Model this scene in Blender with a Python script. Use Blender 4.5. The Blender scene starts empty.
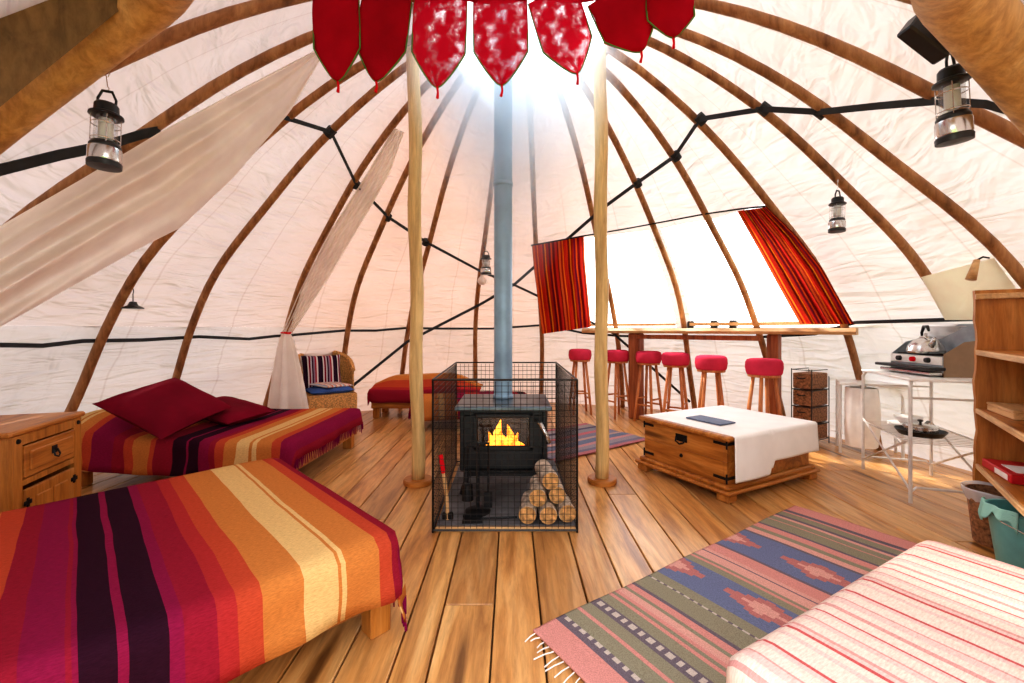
import bpy, math, random
from mathutils import Vector, Matrix, noise
random.seed(7)
C = bpy.context.scene.collection
PI = math.pi
F = 430.0; HZ = 329.0; CH = 1.1           # measured focal length (px), horizon row, eye height (m)

# ------------------------------------------------------------------ materials
def lin(c):
    return tuple(((v/255.0)/12.92 if v/255.0 <= 0.04045 else (((v/255.0)+0.055)/1.055)**2.4) for v in c)
def c4(c): return (*lin(c), 1.0)
class NT:
    def __init__(s, name):
        s.m = bpy.data.materials.new(name); s.m.use_nodes = True
        s.t = s.m.node_tree; s.t.nodes.clear()
        s.out = s.n('ShaderNodeOutputMaterial')
    def n(s, ty, **kw):
        nd = s.t.nodes.new(ty)
        for k, v in kw.items():
            if k in nd.inputs.keys(): nd.inputs[k].default_value = v
            else: setattr(nd, k, v)
        return nd
    def l(s, a, b): s.t.links.new(a, b)
    def coord(s, kind='Object', scale=(1, 1, 1)):
        tc = s.n('ShaderNodeTexCoord'); mp = s.n('ShaderNodeMapping'); mp.inputs['Scale'].default_value = scale
        s.l(tc.outputs[kind], mp.inputs['Vector']); return mp.outputs['Vector']
    def noise(s, vec, scale, detail=4, rough=0.55, dist=0.0):
        nz = s.n('ShaderNodeTexNoise'); nz.inputs['Scale'].default_value = scale
        nz.inputs['Detail'].default_value = detail; nz.inputs['Roughness'].default_value = rough
        nz.inputs['Distortion'].default_value = dist
        s.l(vec, nz.inputs['Vector']); return nz.outputs['Fac']
    def ramp(s, fac, stops, mode='LINEAR'):
        r = s.n('ShaderNodeValToRGB'); r.color_ramp.interpolation = mode
        e = r.color_ramp.elements
        e[0].position = stops[0][0]; e[0].color = c4(stops[0][1])
        e[1].position = stops[-1][0]; e[1].color = c4(stops[-1][1])
        for p, c in stops[1:-1]:
            k = e.new(p); k.color = c4(c)
        s.l(fac, r.inputs['Fac']); return r.outputs['Color']
    def mix(s, a, b, fac, blend='MIX'):
        m = s.n('ShaderNodeMix'); m.data_type = 'RGBA'; m.blend_type = blend
        for sock, v in ((m.inputs['Factor'], fac), (m.inputs['A'], a), (m.inputs['B'], b)):
            if hasattr(v, 'links'): s.l(v, sock)
            else: sock.default_value = v
        return m.outputs['Result']
    def bump(s, h, strength=0.3, dist=0.01):
        b = s.n('ShaderNodeBump'); b.inputs['Strength'].default_value = strength; b.inputs['Distance'].default_value = dist
        s.l(h, b.inputs['Height']); return b.outputs['Normal']
    def principled(s, col, rough=0.6, metal=0.0, normal=None, **kw):
        p = s.n('ShaderNodeBsdfPrincipled')
        if hasattr(col, 'links'): s.l(col, p.inputs['Base Color'])
        else: p.inputs['Base Color'].default_value = col
        if hasattr(rough, 'links'): s.l(rough, p.inputs['Roughness'])
        else: p.inputs['Roughness'].default_value = rough
        p.inputs['Metallic'].default_value = metal
        for k, v in kw.items(): p.inputs[k].default_value = v
        if normal: s.l(normal, p.inputs['Normal'])
        s.l(p.outputs[0], s.out.inputs['Surface']); return p

def m_plain(name, col, rough=0.6, metal=0.0, var=0.12, scale=12, bump=0.0, **kw):
    t = NT(name); v = t.coord(); n = t.noise(v, scale)
    a = tuple(max(0, x*(1-var)) for x in col); b = tuple(min(255, x*(1+var)) for x in col)
    cc = t.ramp(n, [(0.3, a), (0.7, b)])
    t.principled(cc, rough, metal, t.bump(n, bump, 0.005) if bump else None, **kw); return t.m
def m_wood(name, dark, mid, light, axis='x', rough=0.5, island=False, knots=True, sc=1.0, spec=0.4):
    t = NT(name)
    s = {'x': (0.9, 9, 9), 'y': (9, 0.9, 9), 'z': (9, 9, 0.9)}[axis]
    v = t.coord('Object', tuple(q*sc for q in s))
    if island:
        g = t.n('ShaderNodeNewGeometry'); mul = t.n('ShaderNodeVectorMath', operation='SCALE')
        cx = t.n('ShaderNodeCombineXYZ'); t.l(g.outputs['Random Per Island'], cx.inputs[0]); t.l(g.outputs['Random Per Island'], cx.inputs[1])
        t.l(cx.outputs[0], mul.inputs[0]); mul.inputs['Scale'].default_value = 37.0
        ad = t.n('ShaderNodeVectorMath', operation='ADD'); t.l(v, ad.inputs[0]); t.l(mul.outputs[0], ad.inputs[1]); v = ad.outputs[0]
    n1 = t.noise(v, 1.0, 6, 0.6, 1.2)
    n2 = t.noise(v, 4.0, 5, 0.7, 0.4)
    col = t.ramp(n1, [(0.28, dark), (0.48, mid), (0.72, light)])
    fine = t.ramp(n2, [(0.35, (150, 130, 115)), (0.6, (255, 255, 255))])
    col = t.mix(col, fine, 0.45, 'MULTIPLY')
    if island:
        rr = t.ramp(g.outputs['Random Per Island'], [(0.0, (205, 190, 180)), (0.5, (255, 250, 240)), (1.0, (232, 205, 175))])
        col = t.mix(col, rr, 0.8, 'MULTIPLY')
    if knots:
        vo = t.n('ShaderNodeTexVoronoi'); vo.inputs['Scale'].default_value = 0.55
        t.l(v, vo.inputs['Vector'])
        kk = t.ramp(vo.outputs['Distance'], [(0.05, (85, 50, 28)), (0.13, (255, 255, 255))])
        col = t.mix(col, kk, 0.75, 'MULTIPLY')
    t.principled(col, rough, 0, t.bump(n2, 0.15, 0.004), **{'Specular IOR Level': spec}); return t.m
def m_cloth(name, col, rough=0.9, trans=0.0, weave=220, var=0.08, wrinkle=0.25):
    t = NT(name); v = t.coord(); n = t.noise(v, 5, 4); w = t.noise(v, weave, 2)
    a = tuple(x*(1-var) for x in col); b = tuple(min(255, x*(1+var)) for x in col)
    cc = t.ramp(n, [(0.3, a), (0.7, b)])
    p = t.principled(cc, rough, 0, t.bump(t.mix(n, w, 0.3), wrinkle, 0.02), **{'Specular IOR Level': 0.05})
    if trans:
        tr = t.n('ShaderNodeBsdfTranslucent'); t.l(cc, tr.inputs['Color'])
        mx = t.n('ShaderNodeMixShader'); mx.inputs[0].default_value = trans
        t.l(p.outputs[0], mx.inputs[1]); t.l(tr.outputs[0], mx.inputs[2]); t.l(mx.outputs[0], t.out.inputs['Surface'])
    return t.m
def m_stripe(name, stops, period, offset=0.0, axis=0, rough=0.92, trans=0.0, bs=0.35):
    """stripes across the UV's first axis, in metres, repeating"""
    t = NT(name)
    tc = t.n('ShaderNodeTexCoord'); sx = t.n('ShaderNodeSeparateXYZ'); t.l(tc.outputs['UV'], sx.inputs[0])
    nz = t.noise(tc.outputs['UV'], 2.2, 2)
    ad = t.n('ShaderNodeMath', operation='MULTIPLY_ADD'); t.l(nz, ad.inputs[0]); ad.inputs[1].default_value = 0.02
    t.l(sx.outputs[axis], ad.inputs[2])
    m1 = t.n('ShaderNodeMath', operation='MULTIPLY_ADD'); t.l(ad.outputs[0], m1.inputs[0]); m1.inputs[1].default_value = 1/period; m1.inputs[2].default_value = offset/period
    fr = t.n('ShaderNodeMath', operation='FRACT'); t.l(m1.outputs[0], fr.inputs[0])
    col = t.ramp(fr.outputs[0], stops, 'CONSTANT')
    v2 = t.n('ShaderNodeMapping'); v2.inputs['Scale'].default_value = (60, 260, 1) if axis == 0 else (260, 60, 1)
    t.l(tc.outputs['UV'], v2.inputs['Vector'])
    w = t.noise(v2.outputs[0], 1.0, 3, 0.7)
    wc = t.ramp(w, [(0.3, (178, 172, 168)), (0.65, (255, 255, 255))])
    col = t.mix(col, wc, 0.55, 'MULTIPLY')
    v3 = t.coord(); big = t.noise(v3, 4, 3)
    p = t.principled(col, rough, 0, t.bump(t.mix(big, w, 0.3), bs, 0.03), **{'Specular IOR Level': 0.03})
    if trans:
        tr = t.n('ShaderNodeBsdfTranslucent'); t.l(col, tr.inputs['Color'])
        mx = t.n('ShaderNodeMixShader'); mx.inputs[0].default_value = trans
        t.l(p.outputs[0], mx.inputs[1]); t.l(tr.outputs[0], mx.inputs[2]); t.l(mx.outputs[0], t.out.inputs['Surface'])
    return t.m
def m_vcol(name, rough=0.95):
    t = NT(name); a = t.n('ShaderNodeVertexColor'); a.layer_name = 'Col'
    v = t.coord('Object', (1, 1, 1)); w = t.noise(v, 260, 3); w2 = t.noise(v, 30, 3)
    wc = t.ramp(w, [(0.3, (165, 160, 155)), (0.65, (255, 255, 255))])
    col = t.mix(a.outputs['Color'], wc, 0.55, 'MULTIPLY')
    t.principled(col, rough, 0, t.bump(t.mix(w2, w, 0.5), 0.4, 0.006), **{'Specular IOR Level': 0.1}); return t.m
def m_canvas(name, low, high, trans, fac=1.0):
    t = NT(name)
    tc = t.n('ShaderNodeTexCoord')
    mp = t.n('ShaderNodeMapping'); mp.inputs['Scale'].default_value = (1.1, 4.2, 1); mp.inputs['Rotation'].default_value = (0, 0, 0.35)
    t.l(tc.outputs['UV'], mp.inputs['Vector'])
    n1 = t.noise(mp.outputs[0], 1.5, 2, 0.45, 1.5)
    mp2 = t.n('ShaderNodeMapping'); mp2.inputs['Scale'].default_value = (0.6, 1.0, 1); t.l(tc.outputs['UV'], mp2.inputs['Vector'])
    n2 = t.noise(mp2.outputs[0], 1.3, 4, 0.55, 0.6)
    col = t.ramp(n2, [(0.3, low), (0.7, high)])
    # sewn seams running up the cloth, half way between ribs
    sx = t.n('ShaderNodeSeparateXYZ'); t.l(tc.outputs['UV'], sx.inputs[0])
    w = t.n('ShaderNodeMath', operation='MULTIPLY_ADD'); t.l(n2, w.inputs[0]); w.inputs[1].default_value = 0.12; t.l(sx.outputs[0], w.inputs[2])
    f = t.n('ShaderNodeMath', operation='PINGPONG'); t.l(w.outputs[0], f.inputs[0]); f.inputs[1].default_value = 0.43
    seam = t.ramp(f.outputs[0], [(0.0, (205, 190, 178)), (0.006, (232, 222, 214)), (0.012, (255, 255, 255))])
    col = t.mix(col, seam, 0.35, 'MULTIPLY')
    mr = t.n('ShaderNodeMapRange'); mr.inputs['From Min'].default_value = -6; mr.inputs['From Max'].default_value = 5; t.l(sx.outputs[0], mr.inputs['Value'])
    side = t.ramp(mr.outputs[0], [(0.0, (206, 200, 203)), (.22, (210, 201, 203)), (.34, (220, 194, 183)), (.55, (232, 209, 200)), (.75, (254, 252, 254)), (1.0, (255, 254, 255))])  # uneven daylight put into the colour: dim left, warm bounce mid, bright right
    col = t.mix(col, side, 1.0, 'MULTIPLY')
    mp3 = t.n('ShaderNodeMapping'); mp3.inputs['Scale'].default_value = (2.6, 0.8, 1) if fac > 1.1 else (0.9, 4.0, 1); mp3.inputs['Rotation'].default_value = (0, 0, -0.25 if fac < 1.1 else .1); t.l(tc.outputs['UV'], mp3.inputs['Vector'])
    n3 = t.noise(mp3.outputs[0], 1.5, 2, 0.45, 1.0)
    nrm = t.bump(t.mix(n1, n3, 0.5), 0.9, 0.10)
    d = t.n('ShaderNodeBsdfDiffuse'); t.l(col, d.inputs['Color']); t.l(nrm, d.inputs['Normal'])
    tr = t.n('ShaderNodeBsdfTranslucent'); t.l(col, tr.inputs['Color']); t.l(nrm, tr.inputs['Normal'])
    mx = t.n('ShaderNodeMixShader'); mx.inputs[0].default_value = trans
    t.l(d.outputs[0], mx.inputs[1]); t.l(tr.outputs[0], mx.inputs[2]); t.l(mx.outputs[0], t.out.inputs['Surface'])
    return t.m
def m_emit(name, a, b, s):
    t = NT(name); v = t.coord(); n = t.noise(v, 22, 3)
    col = t.ramp(n, [(0.35, a), (0.6, b)]); e = t.n('ShaderNodeEmission'); e.inputs['Strength'].default_value = s
    t.l(col, e.inputs['Color']); t.l(e.outputs[0], t.out.inputs['Surface']); return t.m
def m_clear(name, tint=(255, 255, 255), gloss=0.08):
    t = NT(name); tr = t.n('ShaderNodeBsdfTransparent'); tr.inputs['Color'].default_value = c4(tint)
    g = t.n('ShaderNodeBsdfGlossy'); g.inputs['Roughness'].default_value = 0.08
    mx = t.n('ShaderNodeMixShader'); mx.inputs[0].default_value = gloss
    t.l(tr.outputs[0], mx.inputs[1]); t.l(g.outputs[0], mx.inputs[2]); t.l(mx.outputs[0], t.out.inputs['Surface']); return t.m

M = {}
M['plank'] = m_wood('varnished_floorboards', (162, 108, 58), (220, 166, 102), (244, 202, 142), 'y', 0.30, True, sc=1.0, spec=0.5)
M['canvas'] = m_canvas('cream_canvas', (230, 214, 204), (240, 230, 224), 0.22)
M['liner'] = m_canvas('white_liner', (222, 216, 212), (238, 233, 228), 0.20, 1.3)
M['rib'] = m_wood('rib_wood', (112, 70, 38), (164, 112, 68), (196, 146, 96), 'z', 0.55, knots=False)
M['pole'] = m_wood('peeled_pole', (190, 150, 92), (226, 190, 128), (242, 214, 160), 'z', 0.5, knots=True, sc=0.8)
M['beam'] = m_wood('thick_beam', (168, 122, 66), (204, 156, 92), (220, 178, 118), 'z', 0.55, knots=False, sc=0.8)
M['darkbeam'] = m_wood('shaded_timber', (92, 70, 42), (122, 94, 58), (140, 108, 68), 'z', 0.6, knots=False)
M['strap'] = m_plain('black_webbing', (34, 38, 42), 0.7, var=0.2)
M['pine'] = m_wood('waxed_pine', (138, 76, 26), (186, 116, 48), (210, 144, 74), 'x', 0.42)
M['pine_y'] = m_wood('waxed_pine_deep', (138, 76, 26), (186, 116, 48), (210, 144, 74), 'y', 0.42)
M['pine_z'] = m_wood('waxed_pine_upright', (142, 80, 28), (188, 120, 50), (210, 146, 76), 'z', 0.42)
M['pinetop'] = m_wood('pale_pine_edge', (186, 136, 84), (218, 172, 118), (234, 196, 146), 'x', 0.45)
M['oak'] = m_wood('stool_wood', (166, 92, 50), (214, 136, 82), (232, 164, 108), 'z', 0.45, knots=False)
M['redpost'] = m_wood('counter_post_wood', (128, 66, 36), (170, 96, 56), (194, 122, 76), 'z', 0.5)
M['iron'] = m_plain('black_iron', (30, 30, 32), 0.5, 0.6, var=0.25)
M['stove'] = m_plain('cast_iron', (34, 36, 38), 0.42, 0.5, var=0.2, scale=20, bump=0.1)
M['stovetop'] = m_plain('stove_plate', (92, 104, 114), 0.3, 0.6, var=0.15)  # grey-blue highlight on the top plate, put into its base colour
M['wire'] = m_plain('guard_wire', (58, 56, 54), 0.45, 0.7)
M['pipe'] = m_plain('stove_pipe_steel', (132, 160, 182), 0.45, 0.15, var=0.10, scale=5)  # pale blue of the smoke haze is mixed into the pipe colour
M['slate'] = m_plain('hearth_slate', (92, 90, 92), 0.7, var=0.2, scale=8, bump=0.2)
M['bark'] = m_plain('birch_bark', (168, 150, 132), 0.85, var=0.35, scale=22, bump=0.5)
M['logend'] = m_plain('cut_log_end', (196, 148, 92), 0.8, var=0.25, scale=40)
M['redcloth'] = m_cloth('stool_cover', (202, 56, 80), 0.85)
M['crimson'] = m_cloth('crimson_cushion', (112, 16, 36), 0.85, weave=160)
M['petal'] = m_cloth('red_hanging_cloth', (186, 20, 44), 0.85, trans=0.35, weave=120)
def m_lace():
    t = NT('red_cutwork'); tc = t.n('ShaderNodeTexCoord'); mp = t.n('ShaderNodeMapping'); mp.inputs['Scale'].default_value = (90, 150, 1); t.l(tc.outputs['UV'], mp.inputs['Vector'])
    n = t.noise(mp.outputs[0], 1.0, 2, 0.6, 0.6)
    mp2 = t.n('ShaderNodeMapping'); mp2.inputs['Scale'].default_value = (4, 6, 1); t.l(tc.outputs['UV'], mp2.inputs['Vector']); n2 = t.noise(mp2.outputs[0], 1.0, 2)
    a = t.n('ShaderNodeMath', operation='MULTIPLY'); t.l(n, a.inputs[0]); t.l(n2, a.inputs[1])
    st_ = t.n('ShaderNodeMapRange'); st_.inputs['From Min'].default_value = .30; st_.inputs['From Max'].default_value = .37; st_.inputs['To Max'].default_value = .5; t.l(a.outputs[0], st_.inputs['Value'])
    p = t.principled((*lin((196, 18, 46)), 1), .85, **{'Specular IOR Level': .05}); tr = t.n('ShaderNodeBsdfTranslucent'); tr.inputs['Color'].default_value = (*lin((206, 24, 50)), 1)
    m1 = t.n('ShaderNodeMixShader'); m1.inputs[0].default_value = .4; t.l(p.outputs[0], m1.inputs[1]); t.l(tr.outputs[0], m1.inputs[2])
    tp = t.n('ShaderNodeBsdfTransparent'); m2 = t.n('ShaderNodeMixShader'); t.l(st_.outputs[0], m2.inputs[0]); t.l(m1.outputs[0], m2.inputs[1]); t.l(tp.outputs[0], m2.inputs[2]); t.l(m2.outputs[0], t.out.inputs['Surface']); return t.m
M['lace'] = m_lace()
M['petaltrim'] = m_cloth('green_edging', (96, 130, 70), 0.85)
M['redtip'] = m_cloth('red_tassel', (214, 24, 36), 0.85)
M['mirror'] = m_plain('mirror_sequins', (240, 225, 225), 0.2, 0.6)
M['net'] = m_cloth('thin_drape', (250, 240, 232), 0.95, trans=0.35, weave=90, var=0.03, wrinkle=0.12)
M['white'] = m_cloth('white_table_cloth', (250, 247, 243), 0.9, weave=160, var=0.02, wrinkle=0.1)
M['book'] = m_plain('slate_blue_folder', (88, 98, 122), 0.6, var=0.06)
M['wpaint'] = m_plain('white_painted_metal', (242, 240, 236), 0.4, 0.0, var=0.03)
M['tubem'] = m_plain('grey_tube_metal', (214, 208, 202), 0.35, 0.25, var=0.06)
M['steel'] = m_plain('brushed_steel', (206, 204, 202), 0.22, 0.95, var=0.06)
M['winds'] = m_plain('windshield_metal', (150, 158, 164), 0.35, 0.5, var=0.08)
M['brownrefl'] = m_plain('windshield_brown_reflection', (150, 122, 96), 0.5, 0.2, var=0.05)  # right windshield: its brown reflection is put into the base colour
M['blackp'] = m_plain('black_plastic', (24, 24, 26), 0.4, var=0.2)
M['wicker'] = m_plain('woven_cane', (188, 138, 80), 0.7, var=0.3, scale=70, bump=0.8)
M['brownwicker'] = m_plain('brown_woven', (138, 96, 66), 0.75, var=0.35, scale=60, bump=0.8)
M['teal'] = m_plain('teal_enamel', (112, 182, 178), 0.35, var=0.05)
def m_bag():
    t = NT('bin_liner'); a = t.n('ShaderNodeBsdfTransparent'); p = t.n('ShaderNodeBsdfPrincipled'); p.inputs['Base Color'].default_value = (.86, .88, .92, 1); p.inputs['Roughness'].default_value = .25
    mx = t.n('ShaderNodeMixShader'); mx.inputs[0].default_value = .55; t.l(a.outputs[0], mx.inputs[1]); t.l(p.outputs[0], mx.inputs[2]); t.l(mx.outputs[0], t.out.inputs['Surface']); return t.m
M['bag'] = m_bag()
M['tealcloth'] = m_cloth('pale_teal_cloth', (160, 214, 200), 0.9)
M['redbook'] = m_plain('red_book_cover', (196, 24, 36), 0.45, var=0.05)
M['paper'] = m_plain('paper_white', (238, 234, 228), 0.8, var=0.03)
M['glass'] = m_clear('lantern_glass', (238, 240, 240), 0.12)
M['pvc'] = m_clear('clear_vinyl', (250, 250, 252), 0.04)
M['lamp'] = m_plain('frosted_tube', (240, 238, 232), 0.4, var=0.02)
M['bulb'] = m_plain('pale_bulb', (238, 225, 220), 0.35, var=0.02)
M['flap'] = m_cloth('cream_yellow_flap', (255, 248, 222), 0.95, trans=0.5, weave=80, var=0.03)
M['grass'] = m_plain('outside_grass', (112, 134, 72), 0.95, var=0.3, scale=3)
M['flame'] = m_emit('flame_orange', (255, 88, 8), (255, 176, 50), 3.2)
M['ember'] = m_emit('glowing_embers', (60, 16, 6), (255, 90, 20), 1.6)
M['mug'] = m_plain('dark_mug', (52, 48, 50), 0.4)
M['bluepad'] = m_cloth('blue_pad', (66, 92, 150), 0.9)
CR = (150, 34, 54); MG = (140, 30, 70); PL = (52, 22, 38); RO = (192, 78, 52); AM = (204, 128, 66); YL = (228, 188, 126); RD = (176, 52, 52)
T_ = 1.30
def st(lst): return [(max(0, min(1, a/T_)), c) for a, c in lst]
throw_stops = st([(0, CR), (.04, RO), (.09, AM), (.20, YL), (.215, AM), (.225, YL), (.33, AM), (.44, RO), (.50, RD), (.545, CR), (.615, MG), (.65, PL),
                  (.725, MG), (.742, PL), (.812, MG), (.822, CR), (.828, MG), (.90, CR), (.95, RO), (1.02, AM), (1.08, YL), (1.12, AM), (1.17, RO), (1.21, CR), (1.26, MG)])
M['throw'] = m_stripe('striped_throw', throw_stops, T_, 0.0)
M['throwB'] = m_stripe('striped_throw_bright', st([(0, MG), (.10, RO), (.16, AM), (.26, YL), (.29, AM), (.31, YL), (.40, AM), (.48, RO), (.54, CR), (.58, MG), (.66, PL), (.735, MG), (.75, PL), (.84, CR), (.96, RO), (1.0, AM), (1.12, RO), (1.18, CR), (1.25, MG)]), T_, 0.0)
M['throwC'] = m_stripe('striped_throw_back', st([(0, PL), (.08, CR), (.20, MG), (.34, CR), (.50, RD), (.58, RO), (.68, AM), (.80, YL), (.84, AM), (1.1, RO)]), T_, 0.74, axis=1)
M['throwD'] = m_stripe('striped_throw_low', st([(0, CR), (.06, PL), (.14, CR), (.20, RO), (.26, AM), (.42, YL), (.48, AM), (.62, MG), (.75, RD), (.9, MG), (1.1, CR)]), T_, 0.12)
M['pile'] = m_cloth('purple_fringe', (120, 16, 66), 0.9)
PK = (232, 196, 188); P2 = (220, 160, 154); P3 = (236, 214, 200); P4 = (206, 96, 96)
M['pinkstripe'] = m_stripe('pink_striped_cover', [(0, P3), (.06, PK), (.10, P3), (.16, P4), (.185, PK), (.22, P2), (.25, P3), (.33, PK), (.37, P2), (.385, P3), (.47, PK), (.50, P4), (.512, P3), (.60, P2), (.64, P3), (.70, PK), (.76, P2), (.775, P3), (.86, PK), (.9, P4), (.925, P3), (1.0, P3)], 0.36, 0.0, bs=0.10)
cu = [(0, (130, 34, 34)), (.05, (232, 108, 52)), (.13, (176, 50, 36)), (.2, (246, 132, 40)), (.25, (196, 44, 32)), (.36, (214, 60, 30)), (.42, (130, 34, 28)), (.50, (244, 150, 40)), (.55, (170, 40, 26)), (.66, (110, 24, 44)), (.74, (226, 84, 26)), (.80, (124, 26, 30)), (.9, (200, 48, 34)), (1.0, (70, 14, 20))]
M['curtain'] = m_stripe('orange_striped_curtain', cu, 0.30, 0.0, trans=0.5)
M['cushstripe'] = m_stripe('striped_cushion', [(0, (40, 24, 40)), (.12, (226, 214, 214)), (.2, (130, 26, 50)), (.32, (200, 190, 196)), (.4, (60, 34, 56)), (.5, (150, 120, 140)), (.6, (170, 40, 60)), (.7, (230, 220, 220)), (.8, (54, 30, 50)), (1, (54, 30, 50))], 0.16)
M['rug'] = m_vcol('kilim_wool')
# smoke
def m_smoke():
    t = NT('stove_smoke'); v = t.coord('Object', (1, 1, 1)); n = t.noise(v, 2.6, 4, 0.6, 1.0)
    tc = t.n('ShaderNodeTexCoord'); sx = t.n('ShaderNodeSeparateXYZ'); t.l(tc.outputs['Object'], sx.inputs[0])
    mr = t.n('ShaderNodeMapRange'); mr.inputs['From Min'].default_value = 1.3; mr.inputs['From Max'].default_value = 3.0
    mr.inputs['To Min'].default_value = 0.0; mr.inputs['To Max'].default_value = 1.0; t.l(sx.outputs[2], mr.inputs['Value'])
    m1 = t.n('ShaderNodeMath', operation='MULTIPLY'); t.l(n, m1.inputs[0]); t.l(mr.outputs[0], m1.inputs[1])
    cxy = t.n('ShaderNodeCombineXYZ'); t.l(sx.outputs[0], cxy.inputs[0]); t.l(sx.outputs[1], cxy.inputs[1])
    ln = t.n('ShaderNodeVectorMath', operation='LENGTH'); t.l(cxy.outputs[0], ln.inputs[0])
    mz = t.n('ShaderNodeMapRange'); mz.inputs['From Min'].default_value = 1.2; mz.inputs['From Max'].default_value = 3.1; mz.inputs['To Min'].default_value = .18; mz.inputs['To Max'].default_value = .95; t.l(sx.outputs[2], mz.inputs['Value'])
    dv_ = t.n('ShaderNodeMath', operation='DIVIDE'); t.l(ln.outputs['Value'], dv_.inputs[0]); t.l(mz.outputs[0], dv_.inputs[1])
    fo = t.n('ShaderNodeMath', operation='SUBTRACT', use_clamp=True); fo.inputs[0].default_value = 1.0; t.l(dv_.outputs[0], fo.inputs[1])
    m3 = t.n('ShaderNodeMath', operation='MULTIPLY'); t.l(m1.outputs[0], m3.inputs[0]); t.l(fo.outputs[0], m3.inputs[1])
    m2 = t.n('ShaderNodeMath', operation='MULTIPLY'); t.l(m3.outputs[0], m2.inputs[0]); m2.inputs[1].default_value = 6.5
    vs = t.n('ShaderNodeVolumePrincipled'); vs.inputs['Color'].default_value = (0.76, 0.89, 1.0, 1); vs.inputs['Anisotropy'].default_value = 0.2
    t.l(m2.outputs[0], vs.inputs['Density']); t.l(vs.outputs[0], t.out.inputs['Volume']); return t.m
M['smoke'] = m_smoke()

# ------------------------------------------------------------------ mesh builder
class MB:
    def __init__(s): s.v = []; s.f = []; s.uv = {}; s.fc = {}
    def add(s, vs, fs, uvs=None):
        o = len(s.v); s.v += [tuple(p) for p in vs]; s.f += [tuple(i+o for i in f) for f in fs]
        if uvs:
            for i, u in enumerate(uvs): s.uv[o+i] = u
        return s
    def box(s, c, d, R=None, bev=0.0):
        x, y, z = d[0]/2, d[1]/2, d[2]/2
        b = min(bev, x*0.9, y*0.9, z*0.9)
        if b <= 0:
            vs = [Vector((i*x, j*y, k*z)) for i in (-1, 1) for j in (-1, 1) for k in (-1, 1)]
            fs = [(0, 1, 3, 2), (4, 6, 7, 5), (0, 4, 5, 1), (2, 3, 7, 6), (0, 2, 6, 4), (1, 5, 7, 3)]
        else:      # chamfered box: 24 vertices
            vs = []; idx = {}
            for i in (-1, 1):
                for j in (-1, 1):
                    for k in (-1, 1):
                        for a in range(3):
                            p = [i*(x-b), j*(y-b), k*(z-b)]; p[a] = (i, j, k)[a]*(x, y, z)[a]
                            idx[(i, j, k, a)] = len(vs); vs.append(Vector(p))
            g = lambda i, j, k, a: idx[(i, j, k, a)]
            fs = []
            for q in (-1, 1):
                fs.append(tuple(g(q, j, k, 0) for j, k in ((-1, -1), (1, -1), (1, 1), (-1, 1))))
                fs.append(tuple(g(i, q, k, 1) for i, k in ((-1, -1), (1, -1), (1, 1), (-1, 1))))
                fs.append(tuple(g(i, j, q, 2) for i, j in ((-1, -1), (1, -1), (1, 1), (-1, 1))))
            for p_ in (-1, 1):
                for q in (-1, 1):
                    fs.append((g(p_, q, -1, 0), g(p_, q, 1, 0), g(p_, q, 1, 1), g(p_, q, -1, 1)))
                    fs.append((g(p_, -1, q, 0), g(p_, 1, q, 0), g(p_, 1, q, 2), g(p_, -1, q, 2)))
                    fs.append((g(-1, p_, q, 1), g(1, p_, q, 1), g(1, p_, q, 2), g(-1, p_, q, 2)))
            for i in (-1, 1):
                for j in (-1, 1):
                    for k in (-1, 1): fs.append((g(i, j, k, 0), g(i, j, k, 1), g(i, j, k, 2)))
        c = Vector(c)
        return s.add([(R @ p if R else p) + c for p in vs], fs)
    def tube(s, pts, r, n=8, caps=True, flat=None):
        pts = [Vector(p) for p in pts]; N = len(pts)
        rs = r if isinstance(r, (list, tuple)) else [r]*N
        T = []
        for i in range(N):
            d = (pts[min(i+1, N-1)] - pts[max(i-1, 0)]); T.append(d.normalized() if d.length > 1e-9 else Vector((0, 0, 1)))
        up = Vector((0, 0, 1)) if abs(T[0].z) < 0.9 else Vector((1, 0, 0))
        a = T[0].cross(up).normalized(); vs = []; uvs = []
        for i in range(N):
            a = (a - T[i]*a.dot(T[i])).normalized(); b = T[i].cross(a)
            for k in range(n):
                t = 2*PI*k/n
                vs.append(pts[i] + a*(math.cos(t)*rs[i]) + b*(math.sin(t)*rs[i]*(flat or 1)))
        fs = [(i*n+k, i*n+(k+1) % n, (i+1)*n+(k+1) % n, (i+1)*n+k) for i in range(N-1) for k in range(n)]
        if caps: fs += [tuple(range(n))[::-1], tuple((N-1)*n+k for k in range(n))]
        return s.add(vs, fs)
    def ribbon(s, pts, nrm, w, th=0.003):
        """flat strap following pts, wide along the local side direction"""
        pts = [Vector(p) for p in pts]; N = len(pts); vs = []
        for i in range(N):
            d = (pts[min(i+1, N-1)] - pts[max(i-1, 0)]).normalized(); n = Vector(nrm[i]).normalized()
            sd = d.cross(n).normalized()
            for a, b in ((-1, -1), (1, -1), (1, 1), (-1, 1)): vs.append(pts[i] + sd*(a*w/2) + n*(b*th/2))
        fs = [(i*4+k, i*4+(k+1) % 4, (i+1)*4+(k+1) % 4, (i+1)*4+k) for i in range(N-1) for k in range(4)]
        fs += [(3, 2, 1, 0), tuple((N-1)*4+k for k in range(4))]
        return s.add(vs, fs)
    def lathe(s, prof, c=(0, 0, 0), n=24, R=None, sx=1, sy=1):
        c = Vector(c); vs = []
        for r, z in prof:
            for k in range(n):
                t = 2*PI*k/n; p = Vector((r*math.cos(t)*sx, r*math.sin(t)*sy, z)); vs.append((R @ p if R else p) + c)
        m = len(prof); fs = [(i*n+k, i*n+(k+1) % n, (i+1)*n+(k+1) % n, (i+1)*n+k) for i in range(m-1) for k in range(n)]
        if prof[0][0] > 1e-5: fs.append(tuple(range(n))[::-1])
        if prof[-1][0] > 1e-5: fs.append(tuple((m-1)*n+k for k in range(n)))
        return s.add(vs, fs)
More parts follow.
